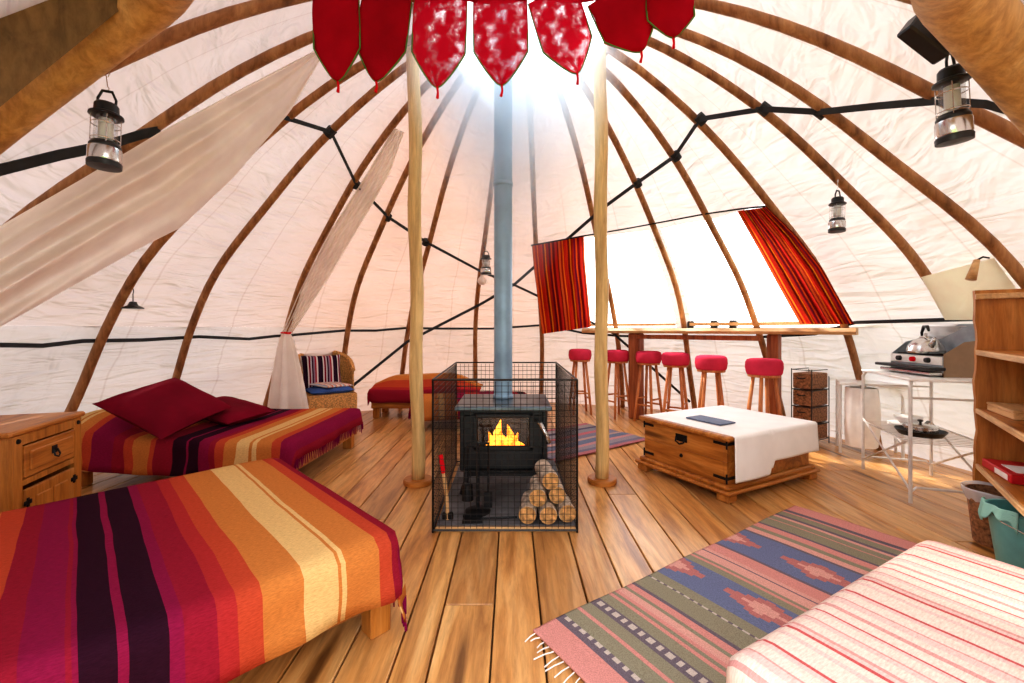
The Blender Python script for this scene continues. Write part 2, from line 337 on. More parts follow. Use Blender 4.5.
    def grid(s, fn, nu, nv, skip=None):
        vs = []; uvs = []
        for i in range(nu+1):
            for j in range(nv+1):
                p, u = fn(i/nu, j/nv); vs.append(p); uvs.append(u)
        fs = [(i*(nv+1)+j, (i+1)*(nv+1)+j, (i+1)*(nv+1)+j+1, i*(nv+1)+j+1) for i in range(nu) for j in range(nv) if not (skip and skip(i, j))]
        return s.add(vs, fs, uvs)
    def build(s, name, mat, parent=None, smooth=False, solid=0, auto=False, sub=0):
        me = bpy.data.meshes.new(name); me.from_pydata(s.v, [], s.f); me.validate()
        if s.uv:
            ul = me.uv_layers.new(name='UVMap')
            for lp in me.loops: ul.data[lp.index].uv = s.uv.get(lp.vertex_index, (0, 0))
        me.materials.append(M[mat] if isinstance(mat, str) else mat)
        if smooth: me.polygons.foreach_set('use_smooth', [True]*len(me.polygons))
        o = bpy.data.objects.new(name, me); C.objects.link(o)
        if parent is not None: o.parent = parent
        if sub:
            m = o.modifiers.new('s', 'SUBSURF'); m.levels = sub; m.render_levels = sub
        if solid:
            m = o.modifiers.new('t', 'SOLIDIFY'); m.thickness = solid; m.offset = 0
        if auto and smooth:
            try: me.set_sharp_from_angle(angle=math.radians(35))
            except Exception: pass
        me.update(); return o
def tag(o, label=None, cat=None, group=None, kind=None):
    if label: o['label'] = label
    if cat: o['category'] = cat
    if group: o['group'] = group
    if kind: o['kind'] = kind
    return o
def thing(name, label, cat, loc=(0, 0, 0), rz=0.0, group=None):
    o = bpy.data.objects.new(name, None); C.objects.link(o); o.location = loc; o.rotation_euler = (0, 0, rz); o.empty_display_size = 0.1
    return tag(o, label, cat, group)
def copy_tree(o, parent=None):
    c = o.copy(); C.objects.link(c)
    if parent is not None: c.parent = parent
    for ch in list(o.children): copy_tree(ch, c)
    return c
def struct(o): o['kind'] = 'structure'; return o
def P(px, py, Y): return Vector(((px-512)/F*Y, Y, CH-(py-HZ)/F*Y))
def FP(px, py, z=0.0):
    Y = (CH-z)*F/(py-HZ); return Vector(((px-512)/F*Y, Y, z))
def Rz(a): return Matrix.Rotation(a, 3, 'Z')
def Rx(a): return Matrix.Rotation(a, 3, 'X')
def Ry(a): return Matrix.Rotation(a, 3, 'Y')

# ------------------------------------------------------------------ the dome
CX, CY = 0.07, 2.94
PROF = [(0, 3.47), (.3, 3.36), (.6, 3.22), (1.1, 2.99), (1.6, 2.67), (2.1, 2.17), (2.5, 1.74), (2.8, 1.34), (3.0, 1.0), (3.1, 0.79), (3.16, 0.64)]
def rad(z):
    # smooth Catmull-like interpolation of the profile
    if z <= 0: return PROF[0][1]
    for i in range(len(PROF)-1):
        if z <= PROF[i+1][0]:
            z0, r0 = PROF[i]; z1, r1 = PROF[i+1]; t = (z-z0)/(z1-z0)
            def sl(k):
                a = PROF[max(k-1, 0)]; b = PROF[min(k+1, len(PROF)-1)]; return (b[1]-a[1])/(b[0]-a[0])
            m0 = sl(i)*(z1-z0); m1 = sl(i+1)*(z1-z0)
            return (2*t**3-3*t*t+1)*r0 + (t**3-2*t*t+t)*m0 + (-2*t**3+3*t*t)*r1 + (t**3-t*t)*m1
    return max(0.05, PROF[-1][1]-(z-3.16)*3.0)
RIBA = dict(La=-125.1, Lb=-108.8, Lc=-87.8, Ld=-74.3, Le=-56.8, Lf=-42.7, Lg=-28.0, Lh=-10.6, Rh=6.0, R1=25.4, R2=42.0, R3=58.0, R4=73.6, R5=90.5, R6=102.0, R7=118.9, R8=136.0)
ribs_sorted = sorted(RIBA.values()) + [157.0]
allr = [-157.0] + ribs_sorted
def scal(deg):   # how far the cloth falls back between two neighbouring ribs
    for a, b in zip(allr[:-1], allr[1:]):
        if a <= deg <= b:
            return math.sin(PI*(deg-a)/(b-a))
    return 0.0
def S(deg, z, off=0.0):
    """point on the dome at azimuth deg (0 = away from camera, + right), height z; off > 0 is towards the inside"""
    t = math.radians(deg); r = rad(z)-off; return Vector((CX+math.sin(t)*r, CY+math.cos(t)*r, z))
def hit(px, py, off=0.0):
    a = (px-512)/F; b = (HZ-py)/F; lo, hi = 0.4, 9.0
    def g(t):
        return math.hypot(a*t-CX, t-CY) - (rad(CH+b*t)-off)
    # march to find the outward crossing
    t = 9.0
    while t > 0.3 and g(t) > 0: t -= 0.03
    lo, hi = t, t+0.03
    for _ in range(30):
        m = (lo+hi)/2
        if g(m) < 0: lo = m
        else: hi = m
    t = (lo+hi)/2; return Vector((a*t, t, CH+b*t))
def angz(p): return math.degrees(math.atan2(p.x-CX, p.y-CY)), p.z
def inward(p):
    h = Vector((CX-p.x, CY-p.y, -0.25)); return h.normalized()

# window limits on the cloth
wl = angz(hit(583, 300)); wr = angz(hit(838, 318))
tA = angz(hit(583, 237)); tB = angz(hit(745, 209))
W0, W1a = wl[0], RIBA['R2']-2.0
W1b, W2 = RIBA['R2']+1.5, RIBA['R4']-0.8
ZB = 1.12
def zt(d):
    k = (d-tA[0])/(tB[0]-tA[0]); return tA[1]+(tB[1]-tA[1])*min(1.3, max(-.3, k))
degs = []
def span(a, b, st_):
    n = max(1, round((b-a)/st_)); return [a+(b-a)*i/n for i in range(n)]
marks = [-180, -164, W0, W1a, W1b, W2, 164, 180]
for a, b in zip(marks[:-1], marks[1:]): degs += span(a, b, 2.0)
degs.append(180)
COFF = -0.055
def cloth_pt(d, z):
    w = 0.06*scal(d)
    n = noise.noise(Vector((d*0.09, z*2.2, 1.3)))*0.022
    p = S(d, z, COFF + w*0.6 + n)
    return p
# upper cloth (ceiling) with the window openings cut out, in two z bands
mb = MB(); nl, nu_ = 16, 34
def rowz(d, j):
    z1 = zt(d)
    return ZB+(z1-ZB)*j/nl if j <= nl else z1+(3.16-z1)*(j-nl)/nu_
vs = []; uvs = []
for d in degs:
    for j in range(nl+nu_+1):
        z = rowz(d, j); vs.append(cloth_pt(d, z)); uvs.append((math.radians(d)*3.0, z*1.5))
fs = []
W = nl+nu_+1
for i in range(len(degs)-1):
    dm = (degs[i]+degs[i+1])/2
    for j in range(nl+nu_):
        if j < nl and (W0 < dm < W1a or W1b < dm < W2): continue
        if abs(dm) > 164 and rowz(dm, j+1) < 2.0: continue
        fs.append((i*W+j, (i+1)*W+j, (i+1)*W+j+1, i*W+j+1))
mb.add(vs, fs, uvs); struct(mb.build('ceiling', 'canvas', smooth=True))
mb = MB()
def lf(i, j):
    d = degs[i]; z = -0.0+(ZB+0.0)*j/14
    w = 0.03*scal(d); n = noise.noise(Vector((d*0.16, z*2.5, 7.7)))*0.03
    return S(d, z, COFF+0.012+w*0.6+n*(1 if 0 < j < 14 else 0.2))
vs = []; uvs = []
for i, d in enumerate(degs):
    for j in range(15): vs.append(lf(i, j)); uvs.append((math.radians(d)*3.0, ZB*j/14*1.5))
fs = [(i*15+j, (i+1)*15+j, (i+1)*15+j+1, i*15+j+1) for i in range(len(degs)-1) for j in range(14) if abs((degs[i]+degs[i+1])/2) < 164]
mb.add(vs, fs, uvs); struct(mb.build('wall_back', 'liner', smooth=True))
# clear vinyl panes
for k, (a, b) in enumerate(((W0, W1a), (W1b, W2))):
    mb = MB(); n = 14
    mb.grid(lambda u, v: (S(a+(b-a)*u, ZB+(zt(a+(b-a)*u)-ZB)*v, COFF-0.01), (u, v)), n, 12)
    struct(mb.build('window_%d' % (k+1), 'pvc', smooth=True))
# sill boards under each pane
for k, (a, b) in enumerate(((W0, W1a), (W1b, W2))):
    mb = MB(); pts = [S(a+(b-a)*i/8, ZB+0.035, -0.01) for i in range(9)]
    mb.ribbon(pts, [Vector((0, 0, 1))]*9, 0.06, 0.035)
    struct(mb.build('trim_%d' % (k+1), 'pinetop'))
# crown ring
mb = MB(); ring = [S(i*7.5, 3.15, 0.0) for i in range(49)]
mb.tube(ring, 0.028, 8, False); struct(mb.build('trim_3', 'rib', smooth=True))
# floor boards
mb = MB(); y0, y1 = -1.0, 6.9; x = -3.75
edges = [-.27, -.07, .11, .305, .47, .64, .83, 1.01, 1.2]
xs = []; q = -3.9
while q < -.3: xs.append(q); q += random.choice((.17, .19, .2, .21))
xs = [v for v in xs if v < -.38] + edges
q = 1.38
while q < 4.0: xs.append(q); q += random.choice((.17, .19, .2, .21))
for a, b in zip(xs[:-1], xs[1:]):
    y = y0 - random.random()*1.5
    while y < y1:
        L = random.uniform(1.8, 3.6); e = min(y+L, y1)
        s0 = max(y, y0)
        if e - s0 > 0.05:
            mb.box(((a+b)/2, (s0+e)/2, -0.02), (b-a-0.007, e-s0-0.004, 0.04), bev=0.003)
        y += L
struct(mb.build('floor', 'plank'))
mb = MB(); mb.box((0, 3, -0.06), (8.2, 8.2, 0.03)); struct(mb.build('trim_4', 'darkbeam'))
mb = MB(); mb.box((0, 3, -0.30), (80, 80, 0.2)); struct(mb.build('ground', 'grass'))

# ribs
RL = {
 'La': 'bent wooden rib at upper left, first one beyond the thick foreground beam',
 'Lb': 'bent wooden rib running behind the left lantern, along the top of the big drape',
 'Lc': 'bent wooden rib passing behind the big white drape down to the bedside cabinet',
 'Ld': 'bent wooden rib whose foot stands behind the crimson pillow',
 'Le': 'bent wooden rib to which the tied white drape is fastened',
 'Lf': 'bent wooden rib whose foot stands behind the cane armchair',
 'Lg': 'bent wooden rib passing behind the left upright pole',
 'Lh': 'bent wooden rib just left of the stove pipe, carrying the small far lantern',
 'Rh': 'bent wooden rib just right of the stove pipe, reaching down left of the striped curtain',
 'R1': 'bent wooden rib passing behind the right upright pole beside the window',
 'R2': 'bent wooden rib that divides the two window panes',
 'R3': 'bent wooden rib crossing the middle of the right-hand window pane',
 'R4': 'bent wooden rib with the gathered right-hand curtain hanging from it',
 'R5': 'bent wooden rib whose lower end meets the cream vent flap',
 'R6': 'bent wooden rib whose lower end goes behind the open shelf unit',
 'R7': 'bent wooden rib passing behind the lantern at upper right',
 'R8': 'bent wooden rib at top right edge, nearest the thick foreground beam'}
for k, a in RIBA.items():
    zb = 1.25 if k == 'R5' else 0.0
    mb = MB(); n = 26
    zs = [zb+(3.15-zb)*i/n for i in range(n+1)]
    mb.tube([S(a+0.5*math.sin(z*2+a), z, 0.018 if z > 0.05 else 0.03) for z in zs], [0.032-0.004*z/3 for z in zs], 10)
    tag(mb.build('tent_rib', 'rib', smooth=True), RL[k], 'tent rib', 'bent wooden ribs of the tent')
# thick foreground beams
def bez(ps, n=24):
    ps = [Vector(p) for p in ps]; out = []
    for i in range(len(ps)-1):
        p0 = ps[max(i-1, 0)]; p1 = ps[i]; p2 = ps[i+1]; p3 = ps[min(i+2, len(ps)-1)]
        for k in range(n):
            t = k/n; out.append(0.5*((2*p1)+(-p0+p2)*t+(2*p0-5*p1+4*p2-p3)*t*t+(-p0+3*p1-3*p2+p3)*t**3))
    return out+[ps[-1]]
BLp = [(-1.75, 0.55, 0), hit(-330, 300, .1)*1, hit(-130, 218, .1), hit(-4, 120, .1), hit(150, 2, .1), hit(262, -90, .1), S(-150, 3.1, .1)]
_u = [(-1.02, -0.10, 0), (-0.98, 0.36, 0.95), P(-6, 124, 0.80), P(150, 0, 1.06), (-0.62, 1.62, 2.48), (-0.28, 2.42, 3.08)]
BRp = [(1.75, 0.55, 0), hit(1350, 440, .1), hit(1190, 270, .1), hit(1058, 118, .1), hit(958, -2, .1), hit(870, -100, .1), S(150, 3.1, .1)]
_u = [(1.22, 0.10, 0.0), (1.20, 0.50, 0.9), P(1042, 92, 0.88), P(956, 0, 1.12), (0.88, 1.62, 2.42), (0.38, 2.44, 3.08)]
mb = MB(); mb.tube(bez(BLp, 8), 0.072, 16); tag(mb.build('thick_beam', 'beam', smooth=True), 'thick pale timber beam crossing the top left corner, with the black lantern on it', 'beam', 'thick timbers beside the entrance')
mb = MB(); mb.tube(bez(BRp, 8), 0.085, 16); tag(mb.build('thick_beam', 'beam', smooth=True), 'thick timber beam crossing the top right corner above the silver lantern', 'beam', 'thick timbers beside the entrance')
def board(a, b, w, th, name, label, mat='darkbeam'):
    a = Vector(a); b = Vector(b); m = MB(); d = (b-a).normalized()
    n = ((a+b)/2 - Vector((0, 0, CH))).normalized(); m.ribbon([a, (a+b)/2, b], [n]*3, w, th)
    tag(m.build(name, mat), label, 'board', None)
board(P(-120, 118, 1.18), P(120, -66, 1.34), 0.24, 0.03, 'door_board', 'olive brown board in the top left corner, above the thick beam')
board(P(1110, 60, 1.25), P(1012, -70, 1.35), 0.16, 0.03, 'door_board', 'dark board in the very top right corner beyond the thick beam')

# straps
def strap(pix, off, w, name, label, group=None, lash=()):
    pts = [hit(x, y, off) for x, y in pix]
    out = []
    for a, b in zip(pts[:-1], pts[1:]):
        da, za = angz(a); db, zb = angz(b); n = max(2, int(abs(db-da)/3))
        for i in range(n):
            t = i/n; p = a.lerp(b, t); out.append(p)
    out.append(pts[-1])
    m = MB(); m.ribbon(out, [inward(p) for p in out], w, 0.006)
    o = m.build(name, 'strap')
    for x, y in lash:
        p = hit(x, y, .03); a, z = angz(p); q = MB(); q.tube([S(a, z-.022, .02), S(a, z+.022, .02)], .038, 10); q.build('lashing', 'strap', o)
    return tag(o, label, 'strap', group)
strap([(-40, 346), (0, 345), (43, 345.7), (83, 341), (143, 340), (199, 336.7), (249, 339), (276, 336), (293, 335), (343, 330.6), (376, 330.6), (406, 328), (443, 328.6), (492, 328.6), (545, 325), (583, 333), (620, 336), (690, 337), (760, 337), (815, 334), (855, 322.5), (918, 320.6), (973, 319), (1040, 318)], -0.005, 0.028, 'webbing_strap', 'black horizontal strap running round the tent wall at waist height')
strap([(-30, 177), (0, 170), (60, 155), (100, 147), (143, 134), (160, 131)], 0.06, 0.05, 'webbing_strap', 'black strap at far left, running behind the black lantern to a rib')
strap([(216, 112), (283, 117), (331, 132), (356, 184), (388, 217), (426, 242), (482, 272), (510, 283), (540, 297), (575, 314), (613, 333), (650, 366), (690, 402)], 0.055, 0.03, 'webbing_strap', 'black strap zigzagging down from upper left, past the stove pipe, to below the counter', None, [(331, 132), (356, 184), (388, 217), (426, 242)])
strap([(350, 388), (407, 342), (481, 304), (515, 284), (540, 262), (571, 236), (603, 208), (637, 183), (675, 156), (700, 119), (763, 109), (820, 112), (877, 106), (935, 101), (985, 104), (1030, 118)], 0.06, 0.035, 'webbing_strap', 'black strap rising from the cane armchair past the stove pipe to the upper right ribs', None, [(637, 183), (675, 156), (700, 119), (763, 109), (820, 112)])

# ------------------------------------------------------------------ sheets that hang on the tent wall
def poly_at(pts, t):
    L = [0]
    for a, b in zip(pts[:-1], pts[1:]): L.append(L[-1]+math.hypot(a[0]-b[0], a[1]-b[1]))
    s = t*L[-1]
    for i in range(len(pts)-1):
        if s <= L[i+1] or i == len(pts)-2:
            k = (s-L[i])/max(1e-6, L[i+1]-L[i]); return pts[i][0]+(pts[i+1][0]-pts[i][0])*k, pts[i][1]+(pts[i+1][1]-pts[i][1])*k
def sheet(e0, e1, off, folds, amp, nu, nv, uvscale=1.0, width=None, uvw=1.0):
    """cloth between edge curves e0 and e1 (seen outlines carried onto the dome); u along, v across"""
    m = MB()
    def fn(u, v):
        a = poly_at(e0, u); b = poly_at(e1, u)
        o = off(u, v) + amp(u, v)*(math.sin(v*folds*2*PI+1.5*math.sin(u*3)) + 0.4*math.sin(v*folds*4.7+u*5))
        return hit(a[0]+(b[0]-a[0])*v, a[1]+(b[1]-a[1])*v, o), (v*uvw, u*uvscale)
    return m.grid(fn, nu, nv)
m = sheet([(316, 50), (250, 84), (160, 132), (80, 180), (0, 226), (-60, 262)], [(320, 60), (290, 112), (233, 178), (180, 228), (140, 248), (83, 280), (0, 327), (-60, 350)],
          lambda u, v: 0.12+0.24*math.sin(PI*v*0.62)*min(1, u*3), 3.2, lambda u, v: 0.040*min(1, 0.15+u*2), 60, 110)
tag(m.build('gathered_drape', 'net', smooth=True), 'large white muslin drape sweeping from the upper left ribs down over the bedside', 'drape', 'white muslin drapes')
dr = thing('tied_drape', 'white muslin drape tied with red cord beside the cane armchair', 'drape', (0, 0, 0), 0, 'white muslin drapes')
m = sheet([(394, 128), (366, 175), (330, 232), (300, 290), (282, 332)], [(404, 132), (390, 172), (372, 205), (330, 275), (292, 334)],
          lambda u, v: 0.05+0.16*math.sin(PI*v*0.6)*math.sin(PI*min(1, u+.15)), 4, lambda u, v: 0.018, 44, 36)
m.build('upper_cloth', 'net', dr, smooth=True)
tieP = hit(287, 333, 0.14)
m = MB(); 
def lowcloth(u, v):
    t = 2*PI*u; fold = 1+0.22*math.sin(7*t)+0.1*math.sin(11*t+1)
    rx = (0.035+0.17*v**0.7)*fold; ry = (0.03+0.07*v**0.7)*fold
    return Vector((tieP.x+0.02*v+rx*math.cos(t), tieP.y-0.02+ry*math.sin(t), tieP.z-(tieP.z-0.03)*v)), (u*2, v*1.5)
m.grid(lowcloth, 84, 20); m.build('lower_cloth', 'net', dr, smooth=True)
m = MB(); m.tube([(tieP.x+0.045*math.cos(a/12*2*PI), tieP.y-0.02+0.045*math.sin(a/12*2*PI), tieP.z+0.004*math.sin(a)) for a in range(13)], 0.008, 6, False)
m.tube([(tieP.x+.04, tieP.y-.03, tieP.z), hit(283, 332, 0.0)], 0.005, 6)
tag(m.build('tie_cord', 'redtip', dr, smooth=True), 'red tie cord')

# curtains
cg = 'striped window curtains'
cl = thing('window_curtain', 'orange and crimson striped curtain hanging straight at the left of the window', 'curtain', (0, 0, 0), 0, cg)
m = sheet([(532, 246), (534, 270), (538, 300), (542, 334)], [(584, 236), (585, 262), (588, 295), (591, 327)], lambda u, v: 0.16, 6, lambda u, v: 0.03, 24, 96, uvw=.62)
m.build('cloth', 'curtain', cl, smooth=True)
m = MB(); m.tube([hit(531, 245.5, 0.16), hit(586, 235.5, 0.16)], 0.009, 8); m.build('heading_cord', 'iron', cl)
crr = thing('window_curtain', 'orange and crimson striped curtain swept diagonally across the right of the window', 'curtain', (0, 0, 0), 0, cg)
m = sheet([(737, 211), (759, 250), (782, 292), (800, 324)], [(767, 207), (797, 236), (822, 268), (854, 324)], lambda u, v: 0.15+0.06*math.sin(PI*v), 5, lambda u, v: 0.04, 34, 96, uvw=.55)
m.build('cloth', 'curtain', crr, smooth=True)
m = MB()
pr = [hit(x, y, 0.045) for x, y in ((586, 235.5), (625, 229), (665, 221.5), (705, 214), (740, 209), (768, 206))]
m.tube(pr, 0.008, 8); tag(m.build('curtain_rail', 'iron', smooth=True), 'thin dark rail along the top edge of the window', 'rail')

# cream vent flap and hanging tool
m = MB()
quad = [(921, 277), (994, 258), (1016, 288), (974, 320), (945, 320)]
cxp = sum(p[0] for p in quad)/5; cyp = sum(p[1] for p in quad)/5
def flap(u, v):
    t = u*5; i = int(t) % 5; k = t-int(t); a = quad[i]; b = quad[(i+1) % 5]
    ex, ey = a[0]+(b[0]-a[0])*k, a[1]+(b[1]-a[1])*k
    return hit(cxp+(ex-cxp)*v, cyp+(ey-cyp)*v, 0.075+0.03*(1-v)+0.012*math.sin(u*22)*v), (u, v)
m.grid(flap, 50, 8); tag(m.build('vent_flap', 'flap', smooth=True), 'cream coloured cloth vent flap on the wall above the camping stove', 'vent flap')
hk = thing('wooden_toggle', 'small beige wooden toggle hanging from a rib beside the vent flap', 'toggle')
h0 = hit(989, 258, 0.06); h1 = h0+Vector((-0.09, -0.02, -0.015)); h2 = h1+Vector((-0.035, 0, -0.11))
m = MB(); m.tube([h0, h0.lerp(h1, .5)+Vector((0, 0, .012)), h1], 0.005, 6); m.build('hook', 'iron', hk)
m = MB(); m.tube([h1, h1.lerp(h2, .4), h2], [0.014, 0.018, 0.024], 12); m.build('toggle_body', 'pinetop', hk, smooth=True)

# ------------------------------------------------------------------ upright poles, stove pipe
def pole(px, py, topdx, label, r=0.047):
    b = FP(px, py); t = thing('support_pole', label, 'pole', b, 0, 'upright poles beside the stove')
    top = 3.12
    while math.hypot(b.x-CX, b.y-CY) > rad(top)-0.02: top -= 0.02
    m = MB(); n = 30
    m.tube([(topdx*(i/n)+0.006*math.sin(i*0.6), 0.006*math.cos(i*0.5), 0.03+(top-0.03)*i/n) for i in range(n+1)], [r*(1+0.03*math.sin(i*1.1)) for i in range(n+1)], 16)
    m.build('shaft', 'pole', t, smooth=True)
    m = MB(); m.lathe([(0.098, 0), (0.103, 0.006), (0.103, 0.03), (0.096, 0.038), (0.03, 0.038)], n=28); m.build('base_disc', 'pine', t, smooth=True, auto=True)
pole(418, 483.5, -0.03, 'peeled round wooden pole left of the stove guard, on a wooden disc')
pole(602, 482.5, -0.012, 'peeled round wooden pole right of the stove guard, on a wooden disc')

# hearth, stove
G0, G1 = 2.325, 3.53; GXL, GXR = -0.428, 0.352; GH = 0.825
hs = thing('hearth', 'grey slate hearth slab with a wooden front edge under the stove', 'hearth', (-.035, 2.93, 0))
m = MB(); m.box((0, 0, 0.015), (0.76, 1.16, 0.03), bev=0.003); m.build('slab', 'slate', hs)
m = MB(); m.box((0, -0.592, 0.013), (0.76, 0.022, 0.026), bev=0.003); m.build('edging', 'pinetop', hs)
sv = thing('wood_stove', 'black cast iron wood stove with a fire behind its open front, inside the guard', 'stove', (-0.055, 2.75, 0.03))
w, d = 0.56, 0.44; zb, ztp = 0.16, 0.555
m = MB()
m.box((-w/2+.015, d/2, (zb+ztp)/2), (0.03, d, ztp-zb), bev=.006); m.box((w/2-.015, d/2, (zb+ztp)/2), (0.03, d, ztp-zb), bev=.006)
m.box((0, d-.015, (zb+ztp)/2), (w-.06, 0.03, ztp-zb)); m.box((0, d/2, zb+.015), (w-.062, d-.032, .03)); m.box((0, d/2-.01, ztp-.013), (w-.062, d-.03, .025))
# front: lower apron and frame round the opening
m.box((0, 0.012, 0.245), (w-.062, 0.024, 0.14), bev=.004); m.box((-.205, 0.012, 0.42), (.088, .024, .20)); m.box((.205, 0.012, 0.42), (.088, .024, .20)); m.box((0, .012, .522), (w-.062, .024, .02))
m.build('firebox', 'stove', sv)
m = MB(); m.box((0, d/2-.02, ztp+.015), (w+.05, d+.09, .03), bev=.008); m.build('top_plate', 'stovetop', sv)
m = MB(); m.box((0, -.045, .165), (w*.8, .09, .016), bev=.004); m.build('ash_lip', 'stove', sv)
dr_ = MB()
for sx in (-1, 1): dr_.box((sx*.178, -.008, .415), (.03, .022, .23), bev=.005)
dr_.box((0, -.008, .517), (.38, .022, .03), bev=.005); dr_.box((0, -.008, .312), (.38, .022, .03), bev=.005)
dro = dr_.build('door', 'stove', sv)
m = MB(); m.tube([(.205, -.02, .49), (.235, -.06, .475), (.27, -.075, .41), (.285, -.07, .36)], [.012, .012, .011, .016], 10); tag(m.build('door_handle', 'steel', dro, smooth=True), 'polished metal handle')
m = MB(); m.box((0, -.002, .415), (.33, .004, .18)); m.build('door_glass', 'pvc', dro)
for sx in (-1, 1):
    for y in (.05, d-.05):
        m = MB(); m.tube([(sx*.235, y, .165), (sx*.245, y-.005, .08), (sx*.262, y-.012, 0)], [.028, .018, .026], 10); m.build('leg', 'stove', sv, smooth=True)
fr = thing('fire', 'orange log fire burning behind the stove door', 'fire', (-0.055, 2.86, 0.22))
for i, (x, y, s, h) in enumerate(((-.09, 0, .035, .11), (-.03, .02, .045, .17), (.035, -.01, .042, .15), (.085, .02, .035, .10), (.01, -.05, .03, .10), (-.06, -.04, .028, .08), (.12, -.02, .022, .06))):
    h *= 1.25; s *= 1.15
    m = MB(); m.tube([(x, y, .06), (x+.005, y, .06+h*.25), (x-.012*(1 if i % 2 else -1), y, .06+h*.6), (x+.01*(1 if i % 2 else -1), y, .06+h)], [s*.6, s, s*.55, .002], 10); m.build('flame', 'flame', fr, smooth=True)
for a, b in (((-.13, -.02, .05), (.12, .03, .06)), ((-.10, .05, .05), (.14, -.04, .075)), ((-.02, -.08, .045), (.05, .08, .06))):
    m = MB(); m.tube([a, b], .025, 10); m.build('burning_log', 'ember', fr, smooth=True)
pp = thing('stove_pipe', 'tall metal stove pipe in haze-tinted pale blue rising from the stove to the crown', 'stove pipe', (-0.062, 3.02, 0.615))
m = MB(); m.tube([(0, 0, 0), (0, 0, 1.2), (0, 0, 2.95)], .064, 28); m.build('flue', 'pipe', pp, smooth=True, auto=True)
for z in (0.015, 1.5):
    m = MB(); m.lathe([(.065, z-.015), (.07, z-.012), (.07, z+.012), (.065, z+.015)], n=28); m.build('collar', 'pipe', pp, smooth=True)
# mesh guard
gd = thing('mesh_guard', 'tall black wire mesh guard standing all round the wood stove', 'fire guard', (0, 0, 0))
def mesh_panel(a, b, name):
    a = Vector(a); b = Vector(b); m = MB(); L = (b-a).length; n = round(L/.034); dv = (b-a)/n
    for i in range(1, n): m.tube([a+dv*i+Vector((0, 0, .02)), a+dv*i+Vector((0, 0, GH-.01))], .0016, 4, False)
    k = round(GH/.033)
    for j in range(1, k):
        z = GH*j/k; m.tube([a+Vector((0, 0, z)), b+Vector((0, 0, z))], .0016, 4, False)
    o = m.build(name, 'wire', gd)
    m = MB()
    for z in (.012, GH): m.tube([a+Vector((0, 0, z)), b+Vector((0, 0, z))], .006, 6)
    m.tube([a, a+Vector((0, 0, GH))], .006, 6); m.tube([b, b+Vector((0, 0, GH))], .006, 6)
    m.build('rim', 'wire', o)
c_ = [(GXL, G0, 0), (GXR, G0, 0), (GXR+.01, G1, 0), (GXL-.03, G1, 0)]
mesh_panel(c_[0], c_[1], 'front_panel'); mesh_panel(c_[1], c_[2], 'side_panel'); mesh_panel(c_[3], c_[2], 'back_panel'); mesh_panel(c_[0], c_[3], 'side_panel')
# logs
LG = [((530.5, 517, 2.42), 'split birch log at bottom left of the log pile', .047), ((549, 516, 2.42), 'birch log at the bottom middle of the log pile', .047), ((567, 511, 2.46), 'birch log at the bottom right of the log pile by the guard', .047),
      ((548, 493, 2.46), 'birch log resting on top of the log pile front', .047), ((563, 487, 2.52), 'pale birch log on top of the log pile, at the back right', .045), ((532, 495, 2.62), 'birch log at the back left of the log pile', .042)]
pile = [(.095, 2.46, .08), (.195, 2.455, .08), (.297, 2.48, .08), (.15, 2.49, .163), (.25, 2.53, .163), (.205, 2.52, .246)]
for i, (lb, p) in enumerate(zip(['birch log at bottom left of the log pile', 'birch log at the bottom middle of the log pile', 'birch log at bottom right of the log pile by the guard', 'birch log on the left of the second layer', 'birch log on the right of the second layer', 'topmost birch log of the pile inside the guard'], pile)):
    lg = thing('firewood_log', lb, 'log', p, (-.10, .04, .10, -.06, .05, .12)[i], 'firewood logs inside the guard')
    r = .049; 
    m = MB(); m.tube([(0, -.1+.24*k/6, .002*math.sin(k*2)) for k in range(7)], [r*(1+.05*math.sin(k*1.7+i)) for k in range(7)], 14); m.build('bark', 'bark', lg, smooth=True, auto=True)
    m = MB(); m.lathe([(0.0, 0), (r*.95, 0), (r*.97, .003)], c=(0, -.105, 0), n=18, R=Rx(PI/2)); m.build('cut_end', 'logend', lg)
# fire tools
pk = thing('log_splitter', 'small axe with a red painted wooden handle leaning inside the guard corner', 'axe', (-.397, 2.42, .03))
m = MB(); m.tube([(.035, 0, 0), (.03, 0, .12), (.012, 0, .26)], .011, 8); m.build('lower_handle', 'pinetop', pk)
m = MB(); m.tube([(.012, 0, .26), (-.005, 0, .36)], .013, 8); tag(m.build('grip', 'redtip', pk), 'red painted grip')
m = MB(); m.box((.035, 0, .02), (.06, .02, .04), bev=.004); m.build('head', 'iron', pk)
tl = thing('hearth_tool_stand', 'black iron stand of hearth tools beside the stove, left of the logs', 'fire tools', (-.20, 2.52, .03))
m = MB(); m.lathe([(0, 0), (.075, 0), (.075, .008), (.012, .014), (.009, .40), (0, .41)], n=20); m.build('stand', 'iron', tl, smooth=True, auto=True)
m = MB(); m.box((0, 0, .40), (.14, .012, .012)); m.build('crossbar', 'iron', tl)
m = MB(); m.tube([(-.06, 0, .40), (-.06, 0, .16)], .005, 6); m.lathe([(.012, .06), (.035, .07), (.03, .16), (.01, .17)], c=(-.06, 0, 0), n=14); m.build('brush', 'iron', tl)
m = MB(); m.tube([(.06, 0, .40), (.06, 0, .10)], .005, 6); m.box((.06, 0, .07), (.05, .02, .09), bev=.004); m.build('tongs', 'iron', tl)
sh = thing('hearth_shovel', 'small black shovel lying on the slate in front of the stove', 'shovel', (-.17, 2.40, .03), 0.05)
m = MB(); m.tube([(0, 0, .012), (.20, .01, .012)], .006, 6); m.build('handle', 'iron', sh)
m = MB(); m.box((-.05, 0, .004), (.11, .07, .005)); m.box((-.05, .035, .012), (.11, .004, .02)); m.box((-.05, -.035, .012), (.11, .004, .02)); m.build('blade', 'iron', sh)

